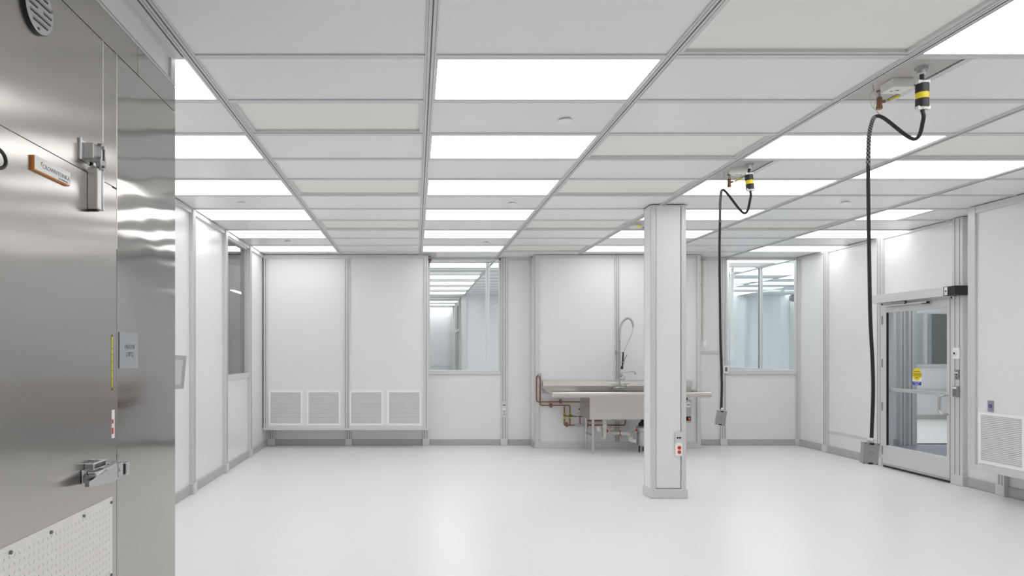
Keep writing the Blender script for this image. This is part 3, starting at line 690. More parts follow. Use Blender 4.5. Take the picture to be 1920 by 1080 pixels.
hp = smooth_path([A(1162, 642), A(1162, 625), A(1165, 609), A(1172, 599), A(1179, 597), A(1185, 603), A(1187, 612), A(1185, 624), A(1178, 640), A(1171, 655), A(1168.5, 662)], 8)
q = MB(); q.tube(hp, .0075, 'steel_plain', 10); q.build('hose', fa)
q = MB(); W = []; sp = hp[:50]
for i in range(len(sp)*12):
    k = i/12; i0 = min(int(k), len(sp)-2); p_ = sp[i0].lerp(sp[i0+1], k-i0) if k < len(sp)-1 else sp[-1]
    tt = (sp[i0+1]-sp[i0]).normalized(); a_ = tt.cross(Vector((0, 1, 0))).normalized(); b2 = tt.cross(a_); an = i*2*math.pi/9
    W.append(p_+(a_*math.cos(an)+b2*math.sin(an))*.0155)
q.tube(W, .0028, 'chrome', 5, False); q.build('coil_spring', fa)
q = MB(); q.tube([A(1168.5, 660), A(1168, 672), A(1167, 690)], .012, 'black', 12, True, [.011, .014, .011]); q.build('spray_handle', fa)['label'] = 'black spray handle'
q = MB(); q.tube([A(1169, 680), A(1172, 672), A(1176, 665)], .004, 'black', 8); q.cyl(A(1164, 679), A(1171, 679), .012, 'chrome'); q.cyl(A(1166.5, 686), A(1166, 692), .017, 'black', 14, .02); q.tube([A(1162, 661), A(1169, 661)], .005, 'chrome'); q.build('spray_lever', fa)
q = MB(); q.tube(rnd_path([A(1165, 707), A(1165, 698), A(1190, 696.2), A(1191, 702)], .04), .0085, 'chrome', 10); q.cyl(A(1162, 704), A(1168, 704), .011, 'chrome'); q.tube([A(1168, 711), A(1173, 706)], .005, 'chrome'); q.cyl(A(1163, 711), A(1172, 711), .009, 'chrome'); q.build('spout', fa)
# copper pipes
Yp = 10.515
def Pp(px, py, Y=Yp): return at(px, py, Y)
cp = thing('copper_pipes', 'copper water pipes on the wall left of and under the sink', 'pipework', Pp(1010, 703, 10.55))
q = MB(); q.tube(rnd_path([Pp(1011, 704), Pp(1006, 706), Pp(1006, 753.5), Pp(1092, 753.5)], .03), .0095, 'copper', 12); q.build('pipe', cp)
q = MB(); q.tube(rnd_path([Pp(1012, 706), Pp(1013, 709), Pp(1013, 760.2), Pp(1068.8, 760.2), Pp(1068.8, 797)], .03), .0095, 'copper', 12); q.build('pipe', cp)
q = MB(); q.tube(rnd_path([Pp(1058.3, 760.2), Pp(1058.3, 797), Pp(1078, 797)], .02), .009, 'copper', 12); q.tube([Pp(1098, 797), Pp(1108, 797)], .012, 'copper', 12); q.tube(rnd_path([Pp(1098, 789), Pp(1130, 789)], .02), .011, 'copper', 12); q.build('pipe', cp)
q = MB(); q.tube(rnd_path([Pp(1108, 797), Pp(1140, 797), Pp(1172.5, 797), Pp(1172.5, 786)], .03), .009, 'copper', 12); q.tube([Pp(1087.5, 796), Pp(1087.5, 778)], .009, 'copper', 10); q.build('pipe', cp)
q = MB(); q.tube([Pp(1078, 797), Pp(1082, 797), Pp(1092, 797), Pp(1097, 797)], .015, 'zinc', 12, True, [.010, .016, .016, .010]); q.build('strainer', cp)
for px, py, vert in ((1033, 760.2, 0), (1051, 752.5, 0), (1062.5, 796, 0), (1100, 797, 0)):
    q = MB(); c0 = Pp(px, py, 10.53); q.box(c0.x-.016, c0.x+.016, 10.50, 10.565, c0.z-.032, c0.z+.032, 'copper', .004); q.box(c0.x-.018, c0.x+.018, 10.498, 10.505, c0.z-.005, c0.z+.005, 'dark_grey'); q.build('pipe_clamp', cp)
for px in (1058.3, 1068.8):
    q = MB(); q.cyl(Pp(px, 775), Pp(px, 787), .015, 'brass', 12); q.cyl(Pp(px, 781.5), Pp(px, 785), .020, 'yellow', 6); q.cyl(Pp(px, 774), Pp(px, 776.5), .016, 'yellow', 6); q.cyl(Pp(px, 780), Pp(px+5, 779.5, 10.47), .010, 'green', 8); q.build('shutoff_valve', cp)
    q = MB(); q.tube([Pp(px+4, 780, 10.46), Pp(px+13, 781, 10.46)], .006, 'black', 8); q.build('valve_lever', cp)
q = MB(); q.tube([Pp(1072, 780.5, 10.47), Pp(1096, 781.5, 10.47)], .0045, 'black', 8); q.build('hose', cp)
q = MB(); q.cyl(Pp(1087, 779), Pp(1087, 769), .013, 'white_plastic', 12); q.cyl(Pp(1087, 769), Pp(1087, 766), .014, 'red', 12); q.build('hammer_arrestor', cp)
q = MB(); q.cyl(Pp(1012, 702.5, 10.56), Pp(1012, 702.5, 10.50), .02, 'zinc', 12); q.box(Pp(1008, 700).x, Pp(1015, 700).x, 10.52, 10.56, Pp(0, 707).z, Pp(0, 700).z, 'zinc', .003); q.build('wall_fitting', cp)
# waste pipes
Yw = 10.20
wp_ = thing('drain_pipe', 'grey plastic drain trap hanging under the sink basin', 'drain pipe', at(1134, 790, Yw))
q = MB(); q.cyl(at(1134, 786.5, Yw), at(1134, 797, Yw), .032, 'pvc', 18); q.cyl(at(1134, 797, Yw), at(1134, 803, Yw), .037, 'white_plastic', 18)
q.tube(rnd_path([at(1134, 800, Yw), at(1134, 822, Yw), at(1128.5, 822, 10.30), at(1126, 804, 10.36), at(1119, 804, 10.38)], .06), .028, 'pvc', 16); q.build('trap', wp_)
q = MB(); q.cyl(at(1134, 806, Yw), at(1134, 813, Yw), .035, 'pvc', 18); q.build('slip_nut', wp_); q = MB(); q.cyl(at(1121, 799, 10.2), at(1124, 808, 10.2), .036, 'white_plastic', 18); q.build('slip_nut', wp_); q = MB(); q.cyl(at(1134, 786, Yw), at(1134, 789, Yw), .045, 'zinc', 18); q.build('drain_flange', wp_)
q = MB(); q.box(at(1136.5, 0, Yw).x, at(1138, 0, Yw).x+.01, Yw-.03, Yw, zat(810, Yw), zat(806, Yw), 'red'); q.build('label_patch', wp_)
w2 = thing('drain_pipe', 'grey plastic drain pipe with red band leading to the disposer', 'drain pipe', at(1150, 812, 10.3))
q = MB(); q.tube(rnd_path([at(1148, 800, 10.42), at(1144, 812, 10.36), at(1160, 812, 10.3), at(1180, 812, 10.25), at(1181, 826, 10.2), at(1194, 827, 10.15)], .07), .030, 'pvc', 16); q.build('pipe', w2)
q = MB(); q.tube([at(1147, 805, 10.31)+Vector((.045*math.cos(k*.35), 0, .05*math.sin(k*.35)-.05)) for k in range(4, 15)], .009, 'white_paint', 8); q.build('collar', w2)
q = MB(); q.cyl(at(1161, 812, 10.3), at(1164, 812, 10.3), .036, 'red', 18); q.build('band', w2)['label'] = 'red band'
q = MB(); q.cyl(at(1166, 812, 10.28), at(1173, 812, 10.27), .034, 'pvc', 18); q.cyl(at(1178, 822, 10.2), at(1185, 822, 10.2), .034, 'pvc', 18); q.build('coupling', w2)
# disposer
dp = thing('waste_disposer', 'steel waste disposer under the sink, half hidden by the column', 'disposer', (xat(1207, 10.15), 10.15, 0))
dx, dy = xat(1207.5, 10.15), 10.15
q = MB(); q.tube([(dx, dy, .10), (dx, dy, .12), (dx, dy, .30), (dx, dy, .31)], .1, 'steel_plain', 28, True, [.095, .102, .102, .10]); q.build('motor_housing', dp)
q = MB(); q.tube([(dx, dy, .31), (dx, dy, .315), (dx, dy, .375), (dx, dy, .38), (dx, dy, .40)], .1, 'zinc', 28, True, [.11, .118, .118, .11, .08]); q.build('grinder_ring', dp)
q = MB(); q.tube([(dx, dy, .40), (dx, dy, .43), (dx, dy, .47), (dx, dy, bz)], .06, 'black', 20, True, [.085, .08, .045, .045]); q.build('neck', dp)
for k in (0, 120, 240):
    a = math.radians(k+200); q = MB(); q.cyl((dx+.085*math.cos(a), dy+.085*math.sin(a), 0), (dx+.085*math.cos(a), dy+.085*math.sin(a), .105), .010, 'black', 10); q.build('foot', dp)
q = MB(); q.cyl((dx-.11, dy-.03, .335), (dx-.135, dy-.04, .335), .015, 'red', 10); q.build('reset_button', dp)
# disposer control
t = thing('disposer_switch', 'grey control box with a red switch hung below the right drainboard', 'control box', (xat(1291, 10.1), 10.1, .8))
X1 = xat(1296.5, 10.05); q = MB(); q.box(X1-.16, X1, 10.05, 10.16, zat(794, 10.05), zat(750, 10.05), 'steel_plain', .006); q.build('control_body', t)
q = MB(); q.box(X1-.12, X1-.012, 10.044, 10.052, zat(789, 10.05), zat(781, 10.05), 'black'); q.box(X1-.045, X1-.025, 10.040, 10.046, zat(787, 10.05), zat(783, 10.05), 'led_red'); q.build('rocker_switch', t)
q = MB(); cc = Vector((X1-.05, 10.049, zat(759, 10.05))); q.cyl(cc, cc-Vector((0, .002, 0)), .042, 'white_paint', 24); q.box(cc.x-.02, cc.x+.03, 10.045, 10.048, cc.z-.006, cc.z+.008, 'ink_grey'); q.build('badge', t)
q = MB(); q.cyl((X1-.05, 10.1, zat(750, 10.05)), (X1-.05, 10.1, .875), .012, 'dark_grey'); q.build('hanger', t)

# ================================================================ small wall fittings
def outlet(fr_, u, z, d, label, red):
    t = thing('power_outlet', label, 'power outlet', wp(fr_, u, z, d), 'power outlets on posts')
    q = MB(); wb(q, fr_, u-.037, u+.037, z+.005, z+.125, d, d+.010, 'aluminium', .003); q.build('data_plate', t)
    for us in (-.022, .004):
        q = MB(); wb(q, fr_, u+us, u+us+.02, z+.055, z+.071, d+.0095, d+.0115, 'black'); q.build('data_port', t)
    q = MB(); wb(q, fr_, u-.037, u+.037, z-.125, z-.003, d, d+.013, 'white_paint' if red else 'aluminium', .003); wb(q, fr_, u-.028, u+.028, z-.012, z+.01, d, d+.016, 'white_paint', .003); q.build('socket_plate', t)
    for zz in (-.04, -.085):
        q = MB(); c0 = wp(fr_, u+.004, z+zz, d+.012); c1 = wp(fr_, u+.004, z+zz, d+.017); q.cyl(c0, c1, .0185, 'red' if red else 'plate_grey', 18)
        for s_ in (-.006, .008): wb(q, fr_, u+.004+s_, u+.006+s_, z+zz-.004, z+zz+.006, d+.0165, d+.0175, 'black')
        q.build('socket', t)
outlet(('y', CY0), xat(1272, CY0), zat(832, CY0), .0, 'white outlet plate with two red sockets on the square column', True)
outlet(BACK, 1.437, zat(767, 10.85), .045, 'grey outlet plate on the post right of the back left window', False)
t = thing('thermostat', 'white sensor with dark screen on the post left of the back right window', 'sensor', wp(BACK, 5.0, 1.23, .045))
q = MB(); wb(q, BACK, 4.985, 5.07, 1.175, 1.295, .045, .07, 'white_plastic', .006); q.build('sensor_body', t)
q = MB(); wb(q, BACK, 5.008, 5.047, 1.20, 1.27, .069, .072, 'dark_grey'); q.build('screen', t)
# cream conduit on the back wall
q = MB(); cx = xat(1319.5, 10.82); q.cyl((cx, 10.82, zat(647, 10.82)), (cx, 10.82, 2.99), .032, 'cream_pipe', 18); q.cyl((cx, 10.82, 2.99), (cx, 10.82, 3.01), .045, 'plate_grey', 18); q.cyl((cx, 10.82, zat(649, 10.82)), (cx, 10.82, zat(639, 10.82)), .036, 'white_paint', 18)
q.box(cx-.02, cx+.02, 10.82, 10.9, 2.6, 2.62, 'aluminium')
tag(q.build('conduit', loc=(cx, 10.82, 1.62)), 'cream vertical pipe on the wall between column and back right window', 'pipe')
# steel box on left wall
t = thing('wall_dispenser', 'sloping stainless steel box on the left wall, half hidden by the freezer', 'dispenser', (-2.4, 6.6, 1.2))
def zz(py, Y=6.5): return zat(py, Y)
P = [(-2.415, 6.5, zz(731)), (xat(341, 6.5), 6.5, zz(729)), (xat(347, 6.5), 6.5, zz(667)), (-2.415, 6.5, zz(665))]
q = MB(); q.poly(P, (0, .05, 0), 'steel_plain'); q.build('cabinet', t)
q = MB(); P = [(-2.40, 6.498, zz(723)), (xat(338.5, 6.5), 6.498, zz(721)), (xat(343.5, 6.5), 6.498, zz(675)), (-2.40, 6.498, zz(674))]; q.poly(P, (0, .004, 0), 'aluminium'); q.build('side_inset', t)
# emblem outlet on right chase
t = thing('wall_button', 'grey wall plate with blue round button above the right air grille', 'button', wp(RCH, 6.84, .96, 0))
yb0, yb1 = 5.9*F/(1863.5-VX), 5.9*F/(1853-VX)
q = MB(); wb(q, RCH, yb0, yb1, .905, 1.02, 0, .008, 'cast_grey', .002); q.build('plate', t)
ym = (yb0+yb1)/2; q = MB(); wb(q, RCH, ym-.020, ym+.020, .94, .988, .008, .010, 'lilac', .001); q.cyl(wp(RCH, ym, .964, .010), wp(RCH, ym, .964, .013), .017, 'ink', 20); q.cyl(wp(RCH, ym, .964, .013), wp(RCH, ym, .964, .014), .010, 'lilac', 20); q.build('button', t)

# ================================================================ DOOR
dt = thing('door_1', 'grey framed glass door with pull handle in the right wall', 'door', (6.2, 8.3, 0)); dt['kind'] = 'structure'
DF = ('x-', 6.20)
GY0, GY1, GZ0, GZ1 = 7.785, 8.79, .293, 2.033
q = MB(); wb(q, DF, D0+.008, GY0, .03, 2.135, -.02, .02, 'aluminium', .003); wb(q, DF, GY1, D1-.008, .03, 2.135, -.02, .02, 'aluminium', .003)
wb(q, DF, GY0, GY1, GZ1, 2.135, -.02, .02, 'aluminium', .003); wb(q, DF, GY0, GY1, .03, GZ0, -.02, .02, 'aluminium', .003)
wb(q, DF, GY1-.006, GY1, GZ0, GZ1, -.01, .016, 'black'); q.build('door_leaf', dt)
q = MB(); wb(q, DF, GY0-.005, GY1+.005, GZ0-.005, GZ1+.005, -.003, .003, 'glass'); q.build('pane', dt)
q = MB(); wb(q, DF, D0+.01, D1-.01, .03, .055, .018, .028, 'chrome', .002); wb(q, DF, D0, D1, .002, .028, -.03, .01, 'black'); q.build('door_sweep', dt)
q = MB(); wb(q, DF, GY0-.02, GY1, 1.00, 1.045, -.07, -.04, 'aluminium', .004); wb(q, DF, GY1-.03, GY1+.02, .99, 1.055, -.07, -.018, 'aluminium', .004); q.build('push_bar', dt)
hy = GY0+.02
q = MB(); q.tube(rnd_path([wp(DF, hy-.035, 1.015, .018), wp(DF, hy-.03, 1.015, .075), wp(DF, hy+.02, .99, .078), wp(DF, hy+.02, .82, .078), wp(DF, hy-.03, .795, .075), wp(DF, hy-.035, .795, .018)], .03), .014, 'steel_plain', 12); q.build('door_handle', dt)
for zc in (zat(600, 8.8), zat(681, 8.8), zat(763, 8.8), zat(845, 8.8)):
    q = MB(); q.cyl(wp(DF, D1-.004, zc-.055, .024), wp(DF, D1-.004, zc+.055, .024), .009, 'cast_grey', 12); wb(q, DF, D1-.016, D1+.008, zc-.05, zc+.05, .015, .022, 'zinc'); q.build('hinge', dt)
q = MB(); b_ = MB()
wb(q, DF, D1-.004, D1+.03, 0, 2.17, -.05, .012, 'aluminium'); wb(q, DF, D0-.03, D0+.004, 0, 2.17, -.05, .012, 'aluminium'); wb(q, DF, D0-.03, D1+.03, 2.137, 2.175, -.05, .012, 'aluminium'); q.build('door_frame', dt)
# sticker
stk = MB(); sy0, sy1 = 6.2*F/(1728.5-VX), 6.2*F/(1711.5-VX); sc = (sy0+sy1)/2; sz1 = zat(690, sc); sz0 = zat(722.5, sc)
wb(stk, DF, sy0, sy1, sz0, sz0+.125, .003, .0045, 'white_paint'); so = stk.build('caution_sticker', dt); so['label'] = 'yellow oval AUTOMATIC CAUTION DOOR sticker'
q = MB(); cz = sz1-.078; ry = (sy1-sy0)/2
q.poly([wp(DF, sc+ry*math.cos(k*math.pi/16), cz+.078*math.sin(k*math.pi/16), .0045) for k in range(32)], (-.001, 0, 0), 'yellow'); wb(q, DF, sy0, sy1, cz-.024, cz+.014, .0052, .0062, 'black')
wb(q, DF, sy0+.004, sy1-.004, cz-.020, cz+.010, .0061, .0066, 'yellow'); wb(q, DF, sy0+.002, sy1-.002, sz0+.002, sz0+.046, .0046, .0056, 'blue'); q.build('sticker_print', so)
for tx, s_, z_, m_, sq in (('AUTOMATIC', .020, cz+.033, 'ink', .85), ('CAUTION', .031, cz-.005, 'black', .88), ('DOOR', .022, cz-.042, 'ink', .9), ('STAND CLEAR', .013, sz0+.034, 'white_paint', 1.1), ('PLEASE', .016, sz0+.014, 'white_paint', 1.1)):
    text_part(tx, s_, m_, wp(DF, sc, z_, .0072), (0, -1, 0), (0, 0, 1), so, squeeze=sq)
# operator box
ob = thing('door_operator', 'long grey automatic door opener box above the glass door', 'door opener', (6.12, 8.2, 2.2))
OF = ('x-', 6.05)
q = MB(); wb(q, OF, 7.67, 8.87, 2.158, 2.264, -.17, 0, 'aluminium', .003); q.build('housing', ob)
q = MB(); wb(q, OF, 7.50, 7.67, 2.158, 2.264, -.17, .001, 'black', .003); eo = q.build('end_cap', ob)
q = MB(); wb(q, OF, 7.612, 7.655, 2.166, 2.256, .001, .003, 'white_paint'); wb(q, OF, 7.622, 7.645, 2.20, 2.222, .003, .004, 'ink'); wb(q, OF, 7.62, 7.648, 2.178, 2.183, .003, .004, 'ink_grey'); q.build('end_label', eo)
q = MB(); a = at(1658, 568.5, 8.62); a.x = 6.10; b_2 = at(1702, 567, 8.3); q.obox((6.12, 8.55, 2.142), ((0, 1, .02), (1, 0, 0), (0, 0, 1)), (.20, .014, .006), 'chrome'); q.cyl((6.12, 8.36, 2.12), (6.12, 8.36, 2.16), .014, 'black', 12); q.obox((6.13, 8.38, 2.118), ((0, 1, .0), (1, 0, 0), (0, 0, 1)), (.36, .012, .010), 'aluminium'); q.box(6.12, 6.16, 8.02, 8.10, 2.10, 2.125, 'black'); q.build('closer_arm', ob)
# devices on door post
PF = ('x-', 6.235); pd = .055; yd = 7.635
t = thing('card_reader', 'white card reader with round green ring beside the door', 'card reader', wp(PF, yd, 1.5, pd))
zc = zat(662.5, 7.6); q = MB(); wb(q, PF, yd-.045, yd+.045, zc-.063, zc+.063, pd, pd+.018, 'white_paint', .006); q.build('reader_body', t)
q = MB(); q.cyl(wp(PF, yd+.012, zc, pd+.018), wp(PF, yd+.012, zc, pd+.026), .034, 'white_plastic', 24); wb(q, PF, yd+.0, yd+.026, zc-.012, zc+.012, pd+.026, pd+.028, 'ink'); q.build('reader_ring', t)
t = thing('key_switch', 'small steel switch plate in the middle of the door post', 'switch', wp(PF, yd, 1.26, pd))
zc = zat(702.5, 7.6); q = MB(); wb(q, PF, yd-.030, yd+.032, zc-.055, zc+.055, pd, pd+.010, 'cast_grey', .002); q.build('switch_plate', t)
q = MB(); wb(q, PF, yd-.02, yd+.022, zc+.014, zc+.026, pd+.010, pd+.014, 'white_paint'); q.cyl(wp(PF, yd, zc, pd+.010), wp(PF, yd, zc, pd+.014), .006, 'black', 10); q.cyl(wp(PF, yd, zc-.035, pd+.010), wp(PF, yd, zc-.035, pd+.013), .012, 'dark_grey', 14); q.build('key_barrel', t)
t = thing('keypad', 'dark grey lock box lowest on the door post', 'keypad', wp(PF, yd, 1.07, pd))
zc = zat(734.5, 7.6); q = MB(); wb(q, PF, yd-.036, yd+.036, zc-.062, zc+.062, pd, pd+.03, 'cast_grey', .004); q.build('keypad_body', t)
q = MB(); wb(q, PF, yd-.024, yd+.026, zc+.034, zc+.05, pd+.03, pd+.033, 'white_paint'); wb(q, PF, yd-.024, yd+.026, zc-.05, zc+.025, pd+.03, pd+.032, 'dark_grey'); q.build('keypad_face', t)

# ================================================================ ROOMS BEYOND THE GLASS
# north room (through the back windows), ceiling rows 13+
b = MB(); b.box(-2.5, 14.5, 10.98, 24.3, -.06, 0, 'floor'); struct(b.build('floor_north'), 'white floor of the room behind the windows', 'floor')
b = MB(); b.box(-2.5, 14.5, 10.98, 24.3, CEIL+.01, 3.12, 'ceiling_panel')
for x in (-1.164, .0785, 1.321, 2.5635, 3.806, 5.0485, 6.291, 7.53, 8.78, 10.02, 11.26): b.box(x-BW, x+BW, 10.98, 24, CEIL-.003, CEIL+.012, 'grid'); b.box(x-.004, x+.004, 10.98, 24, CEIL-.005, CEIL, 'groove')
for r in range(13, 34): b.box(-2.4, 14.4, rowY(r)-CW, rowY(r)+CW, CEIL-.002, CEIL+.012, 'grid')
struct(b.build('ceiling_north'), 'panelled ceiling of the room behind the windows', 'ceiling')
b = MB(); b.box(-2.5, 1.4, 23.9, 24, 0, 3.1, 'wall'); b.box(1.3, 6.2, 18.0, 18.1, 0, 3.1, 'wall'); b.box(6.2, 14.4, 18.2, 18.3, 0, 3.1, 'wall'); b.box(-2.6, -2.5, 10.98, 24, 0, 3.1, 'wall')
b.box(1.30, 1.40, 18.1, 19.3, 0, 3.1, 'wall'); b.box(1.30, 1.40, 21.2, 24, 0, 3.1, 'wall'); b.box(1.30, 1.40, 19.3, 21.2, 2.9, 3.1, 'wall')
struct(b.build('wall_north'), 'pale far walls of the room behind the windows', 'wall')
b = MB()
for x in (1.33, 2.6, 3.85): b.box(x-.04, x+.04, 17.95, 18.02, 0, CEIL, 'aluminium')
for y in (18.0, 19.3, 20.3, 21.2, 22.5, 23.8): b.box(1.25, 1.32, y-.04, y+.04, 0, CEIL, 'aluminium')
b.box(1.26, 1.31, 19.3, 21.2, 2.12, 2.2, 'aluminium'); b.box(-2.4, 1.3, 23.86, 23.92, 1.0, 1.03, 'aluminium')
for x in (6.9, 8.3, 9.0, 10.2): b.box(x-.045, x+.045, 18.14, 18.22, 0, CEIL, 'aluminium')
trim(b)
t = thing('glass_partition', 'glass wall with grey posts seen through the back right window', 'partition', (6.235, 13, 0)); t['kind'] = 'structure'
b = MB(); b.box(6.20, 6.27, 10.98, 18.2, 0, SILL-.06, 'wall'); b.build('lower_panel', t)
b = MB(); b.box(6.18, 6.29, 10.98, 18.2, SILL-.06, SILL, 'aluminium'); b.box(6.18, 6.29, 10.98, 18.2, 3.03, CEIL+.01, 'aluminium')
for y in (12.10, 13.34, 14.58, 15.82, 17.06): b.box(6.21, 6.26, y-.04, y+.04, SILL, 3.03, 'aluminium'); b.box(6.205, 6.21, y-.01, y+.01, SILL, 3.03, 'groove')
b.build('partition_frame', t)
b = MB(); b.box(6.23, 6.236, 11.0, 18.2, SILL, 3.03, 'glass_blue'); b.build('pane', t)
def far_light(x0, x1, r, label, grp): light_panel(x0+BW, x1-BW, rowY(r-1)+CW, rowY(r)-CW, label, grp)
NL = 'ceiling lights behind the back left window'; n = 0
def fl(x0, x1, r, lb, grp):
    c = ((x0+x1)/2, (rowY(r)+rowY(r-1))/2, CEIL); d = MB(); d.box(x0+BW, x1-BW, rowY(r-1)+CW, rowY(r)-CW, CEIL-.001, CEIL+.008, 'diffuser')
    tag(d.build('ceiling_light', loc=c), lb, 'ceiling light', grp)
for i, r in enumerate((14, 17, 19, 21, 23, 28, 30, 33)): fl(.0785, 1.321, r, 'lit ceiling panel behind the back left window, %s in line' % ORD[i], NL)
fl(1.321, 2.5635, 14, 'lit ceiling panel at the upper right corner of the back left window', NL)
for i, r in enumerate((14, 19, 23, 28, 33)): fl(-1.164, .0785, r, 'lit ceiling panel far left behind the back left window, %s in line' % ORD[i], NL)
for i, r in enumerate((14, 18, 22)): fl(2.5635, 3.806, r, 'lit ceiling panel between the back windows in the next room, %s from the wall' % ORD[i], NL)
NR = 'ceiling lights behind the back right window'
for i, r in enumerate((13, 15, 19, 22)): fl(5.0485, 6.291, r, 'lit ceiling panel behind back right window before the glass wall, %s in line' % ORD[i], NR)
for i, r in enumerate((14, 15, 16, 18, 20, 22)): fl(6.291, 7.53, r, 'lit ceiling panel just past the glass wall behind back right window, %s in line' % ORD[i], NR)
for i, r in enumerate((15, 17, 19, 21, 23, 24)): fl(7.53, 8.78, r, 'lit ceiling panel farther past the glass wall behind back right window, %s in line' % ORD[i], NR)
for i, r in enumerate((14, 18, 21, 24)): fl(10.02, 11.26, r, 'lit ceiling panel at the far right beyond the glass wall, %s from the window' % ORD[i], NR)
for px, y0, y1, Y, lb in ((914, 487, 680, 11.5, 'white vertical pole hanging behind the back left window'), (1363, 494, 676, 11.35, 'left of two white poles hanging behind the back right window'), (1372.5, 510, 675, 12.2, 'right of two white poles hanging behind the back right window')):
    X = xat(px, Y); q = MB(); q.cyl((X, Y, zat(y1, Y)), (X, Y, CEIL), .032, 'white_paint', 14); q.cyl((X, Y, CEIL-.02), (X, Y, CEIL-.004), .04, 'white_paint', 14); tag(q.build('hanging_pole', loc=(X, Y, CEIL)), lb, 'pole', 'white hanging poles behind the back windows')
q = MB(); c0 = at(1484, 558.5, 14.5); q.tube([c0+Vector((.04, 0, 0)), c0+Vector((.03, 0, 0)), c0+Vector((-.01, 0, 0)), c0+Vector((-.03, 0, 0))], .085, 'dark_grey', 24, True, [.085, .085, .075, .03]); q.cyl(c0+Vector((.04, 0, 0)), c0+Vector((.3, 0, 0)), .012, 'zinc')
tag(q.build('round_fixture', loc=c0), 'dark round fixture seen high through the back right window', 'fixture')
# grey corridor behind the left window
b = MB(); b.box(-8.1, -2.61, 5, 21, -.06, 0, 'corridor_grey'); struct(b.build('floor_west'), 'grey floor beyond the left window', 'floor')
b = MB(); b.box(-8.1, -8, 5, 21, 0, 4.2, 'corridor_grey'); b.box(-8, -2.6, 20.9, 21, 0, 4.2, 'corridor_grey'); b.box(-8, -2.5, 5, 5.1, 0, 4.2, 'corridor_grey'); b.box(-2.6, -2.505, 10.98, 21, 3.05, 4.2, 'corridor_grey')
struct(b.build('wall_west'), 'grey walls of the space beyond the left window', 'wall')
b = MB(); b.box(-8.1, -2.5, 5, 21, 4.2, 4.3, 'corridor_grey')
for y in (8, 10, 12, 14, 16, 18): b.box(-8, -2.6, y, y+.15, 4.0, 4.2, 'corridor_grey')
struct(b.build('ceiling_west'), 'grey beamed ceiling beyond the left window', 'ceiling')
def strip(x, y, z, lb):
    t = thing('strip_light', lb, 'strip light', (x, y, z)); q = MB(); q.box(x-.07, x+.07, y-.6, y+.6, z, z+.06, 'white_paint', .005); q.build('housing', t)
    q = MB(); q.box(x-.06, x+.06, y-.58, y+.58, z-.012, z, 'diffuser'); q.build('tube', t)
    q = MB(); q.cyl((x, y-.4, z+.06), (x, y-.4, 4.2), .004, 'zinc', 6); q.cyl((x, y+.4, z+.06), (x, y+.4, 4.2), .004, 'zinc', 6); q.build('hanger_wire', t)
strip(-4.55, 17.2, 3.05, 'far hanging strip light seen through the left window'); strip(-3.4, 12.5, 3.6, 'nearer strip light beyond the left window'); strip(-7.0, 17.5, 3.3, 'added out-of-view strip light against the far grey wall beyond the left window'); strip(-6.3, 14.0, 3.7, 'added middle strip light, out of view beyond the left window')  # last two strips are out of view, added to brighten the grey space
q = MB(); q.box(-5.2, -3.4, 19.0, 19.6, 0, 1.9, 'white_plastic', .01); q.box(-5.1, -4.35, 18.985, 19.0, .1, 1.8, 'white_paint'); q.box(-4.25, -3.5, 18.985, 19.0, .1, 1.8, 'white_paint')
tag(q.build('cabinet', loc=(-4.3, 19.3, 0)), 'pale cabinet low in the left window view', 'cabinet')

# anteroom east of the door
b = MB(); b.box(6.33, 14.5, 2.5, 11.1, -.06, -.0, 'floor_blue'); struct(b.build('floor_east'), 'blue grey floor just outside the glass door', 'floor')
b = MB(); b.box(6.33, 14.5, 2.5, 10.98, CEIL+.01, 3.12, 'ceiling_panel'); struct(b.build('ceiling_east'), 'ceiling outside the glass door', 'ceiling')
b = MB(); b.box(6.33, 7.95, 10.9, 10.98, 0, 3.1, 'wall'); b.box(7.95, 14.5, 10.9, 10.98, 2.6, 3.1, 'wall'); b.box(6.33, 14.5, 2.4, 2.5, 0, 3.1, 'wall'); b.box(14.4, 14.5, 2.5, 15, 0, 3.1, 'wall')
b.box(10.95, 11.2, 15.06, 15.14, 0, 3.1, 'wall'); b.box(11.2, 14.5, 15.06, 15.14, 0, 1.24, 'wall'); b.box(11.2, 14.5, 15.06, 15.14, 2.39, 3.1, 'wall'); b.box(10.95, 11.03, 15.14, 18.2, 0, 3.1, 'wall'); b.box(11.03, 12.95, 16.9, 17.0, 0, 3.1, 'wall'); b.box(12.92, 13.0, 16.86, 16.9, 0, 3.1, 'aluminium')
struct(b.build('wall_east'), 'white walls outside the glass door', 'wall')
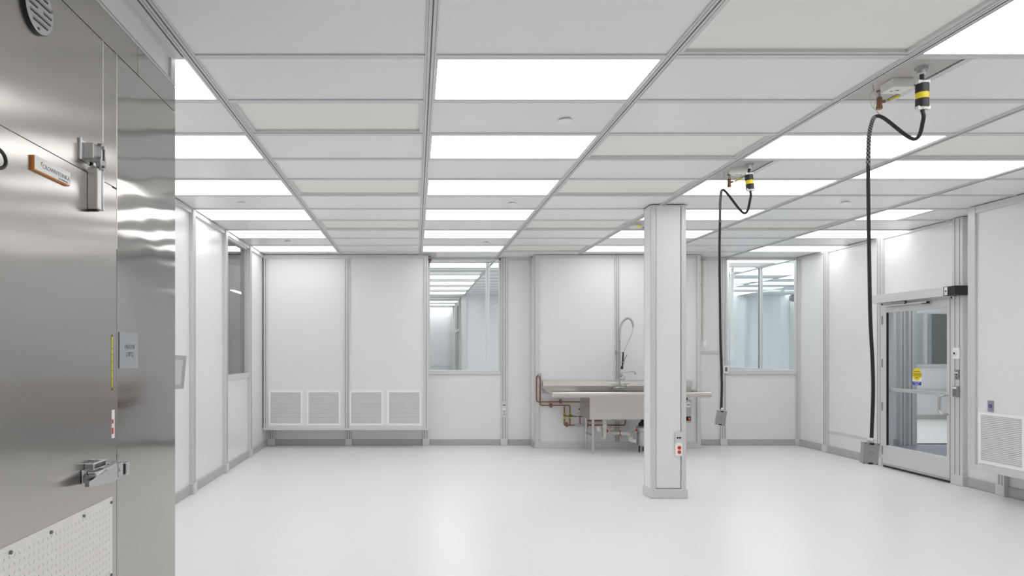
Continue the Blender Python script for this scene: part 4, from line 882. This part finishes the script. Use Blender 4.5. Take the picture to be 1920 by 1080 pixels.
b = MB(); b.box(10.95, 14.5, 15.03, 15.06, 0, .10, 'base_grey'); b.box(6.33, 7.95, 10.87, 10.9, 0, .10, 'base_grey'); struct(b.build('baseboard_east'), 'grey baseboard outside the glass door', 'baseboard')
b = MB()
for x in (7.88, 8.02): b.box(x-.045, x+.045, 10.82, 10.9, 0, CEIL, 'aluminium', .004); b.box(x-.004, x+.004, 10.815, 10.82, 0, CEIL, 'groove')
b.box(8.08, 8.17, 10.9, 10.98, 0, 2.6, 'aluminium', .004); b.box(10.95, 14.5, 15.02, 15.06, .65, .69, 'aluminium'); b.box(11.2, 14.5, 15.02, 15.06, 1.19, 1.24, 'aluminium'); b.box(11.1, 11.2, 15.02, 15.06, 0, 3.0, 'aluminium'); trim(b)
window(4, ('y', 15.06), 11.2, 14.3, 1.24, 2.39, 'glass_blue', 'far window seen through the glass door', muls=(11.47,))
b = MB(); b.box(12.95, 14.5, 16.9, 17.0, 0, 3.1, 'olive'); struct(b.build('wall_olive'), 'dark olive wall beyond the far window', 'wall')
for i, (x0, y0) in enumerate(((6.9, 9.7), (8.6, 9.7), (10.6, 9.7), (6.9, 8.5), (8.6, 8.5), (10.6, 8.5), (6.9, 7.3), (9.4, 7.2), (7.0, 5.4))):  # unseen panels, added to brighten the view through the door
    d = MB(); d.box(x0, x0+1.2, y0, y0+.58, CEIL-.001, CEIL+.008, 'diffuser'); tag(d.build('ceiling_light', loc=(x0+.6, y0+.3, CEIL)), 'added unseen ceiling light outside the glass door, %s from the north east corner' % ORD[i], 'ceiling light', 'added ceiling lights outside the glass door')
for i, (x0, yy_) in enumerate(((8.9, 12.8), (11.2, 12.8), (11.6, 15.6))):  # unseen panels added to light the rooms past the anteroom
    d = MB(); d.box(x0, x0+1.2, yy_, yy_+.6, CEIL-.003, CEIL+.008, 'diffuser'); tag(d.build('ceiling_light', loc=(x0+.6, yy_+.3, CEIL)), 'added unseen ceiling light above the pale floor beyond the door, %s' % ('left one', 'right one', 'farthest one')[i], 'ceiling light', 'added ceiling lights beyond the far opening')

for o in bpy.data.objects:
    if '_o' in o: del o['_o']
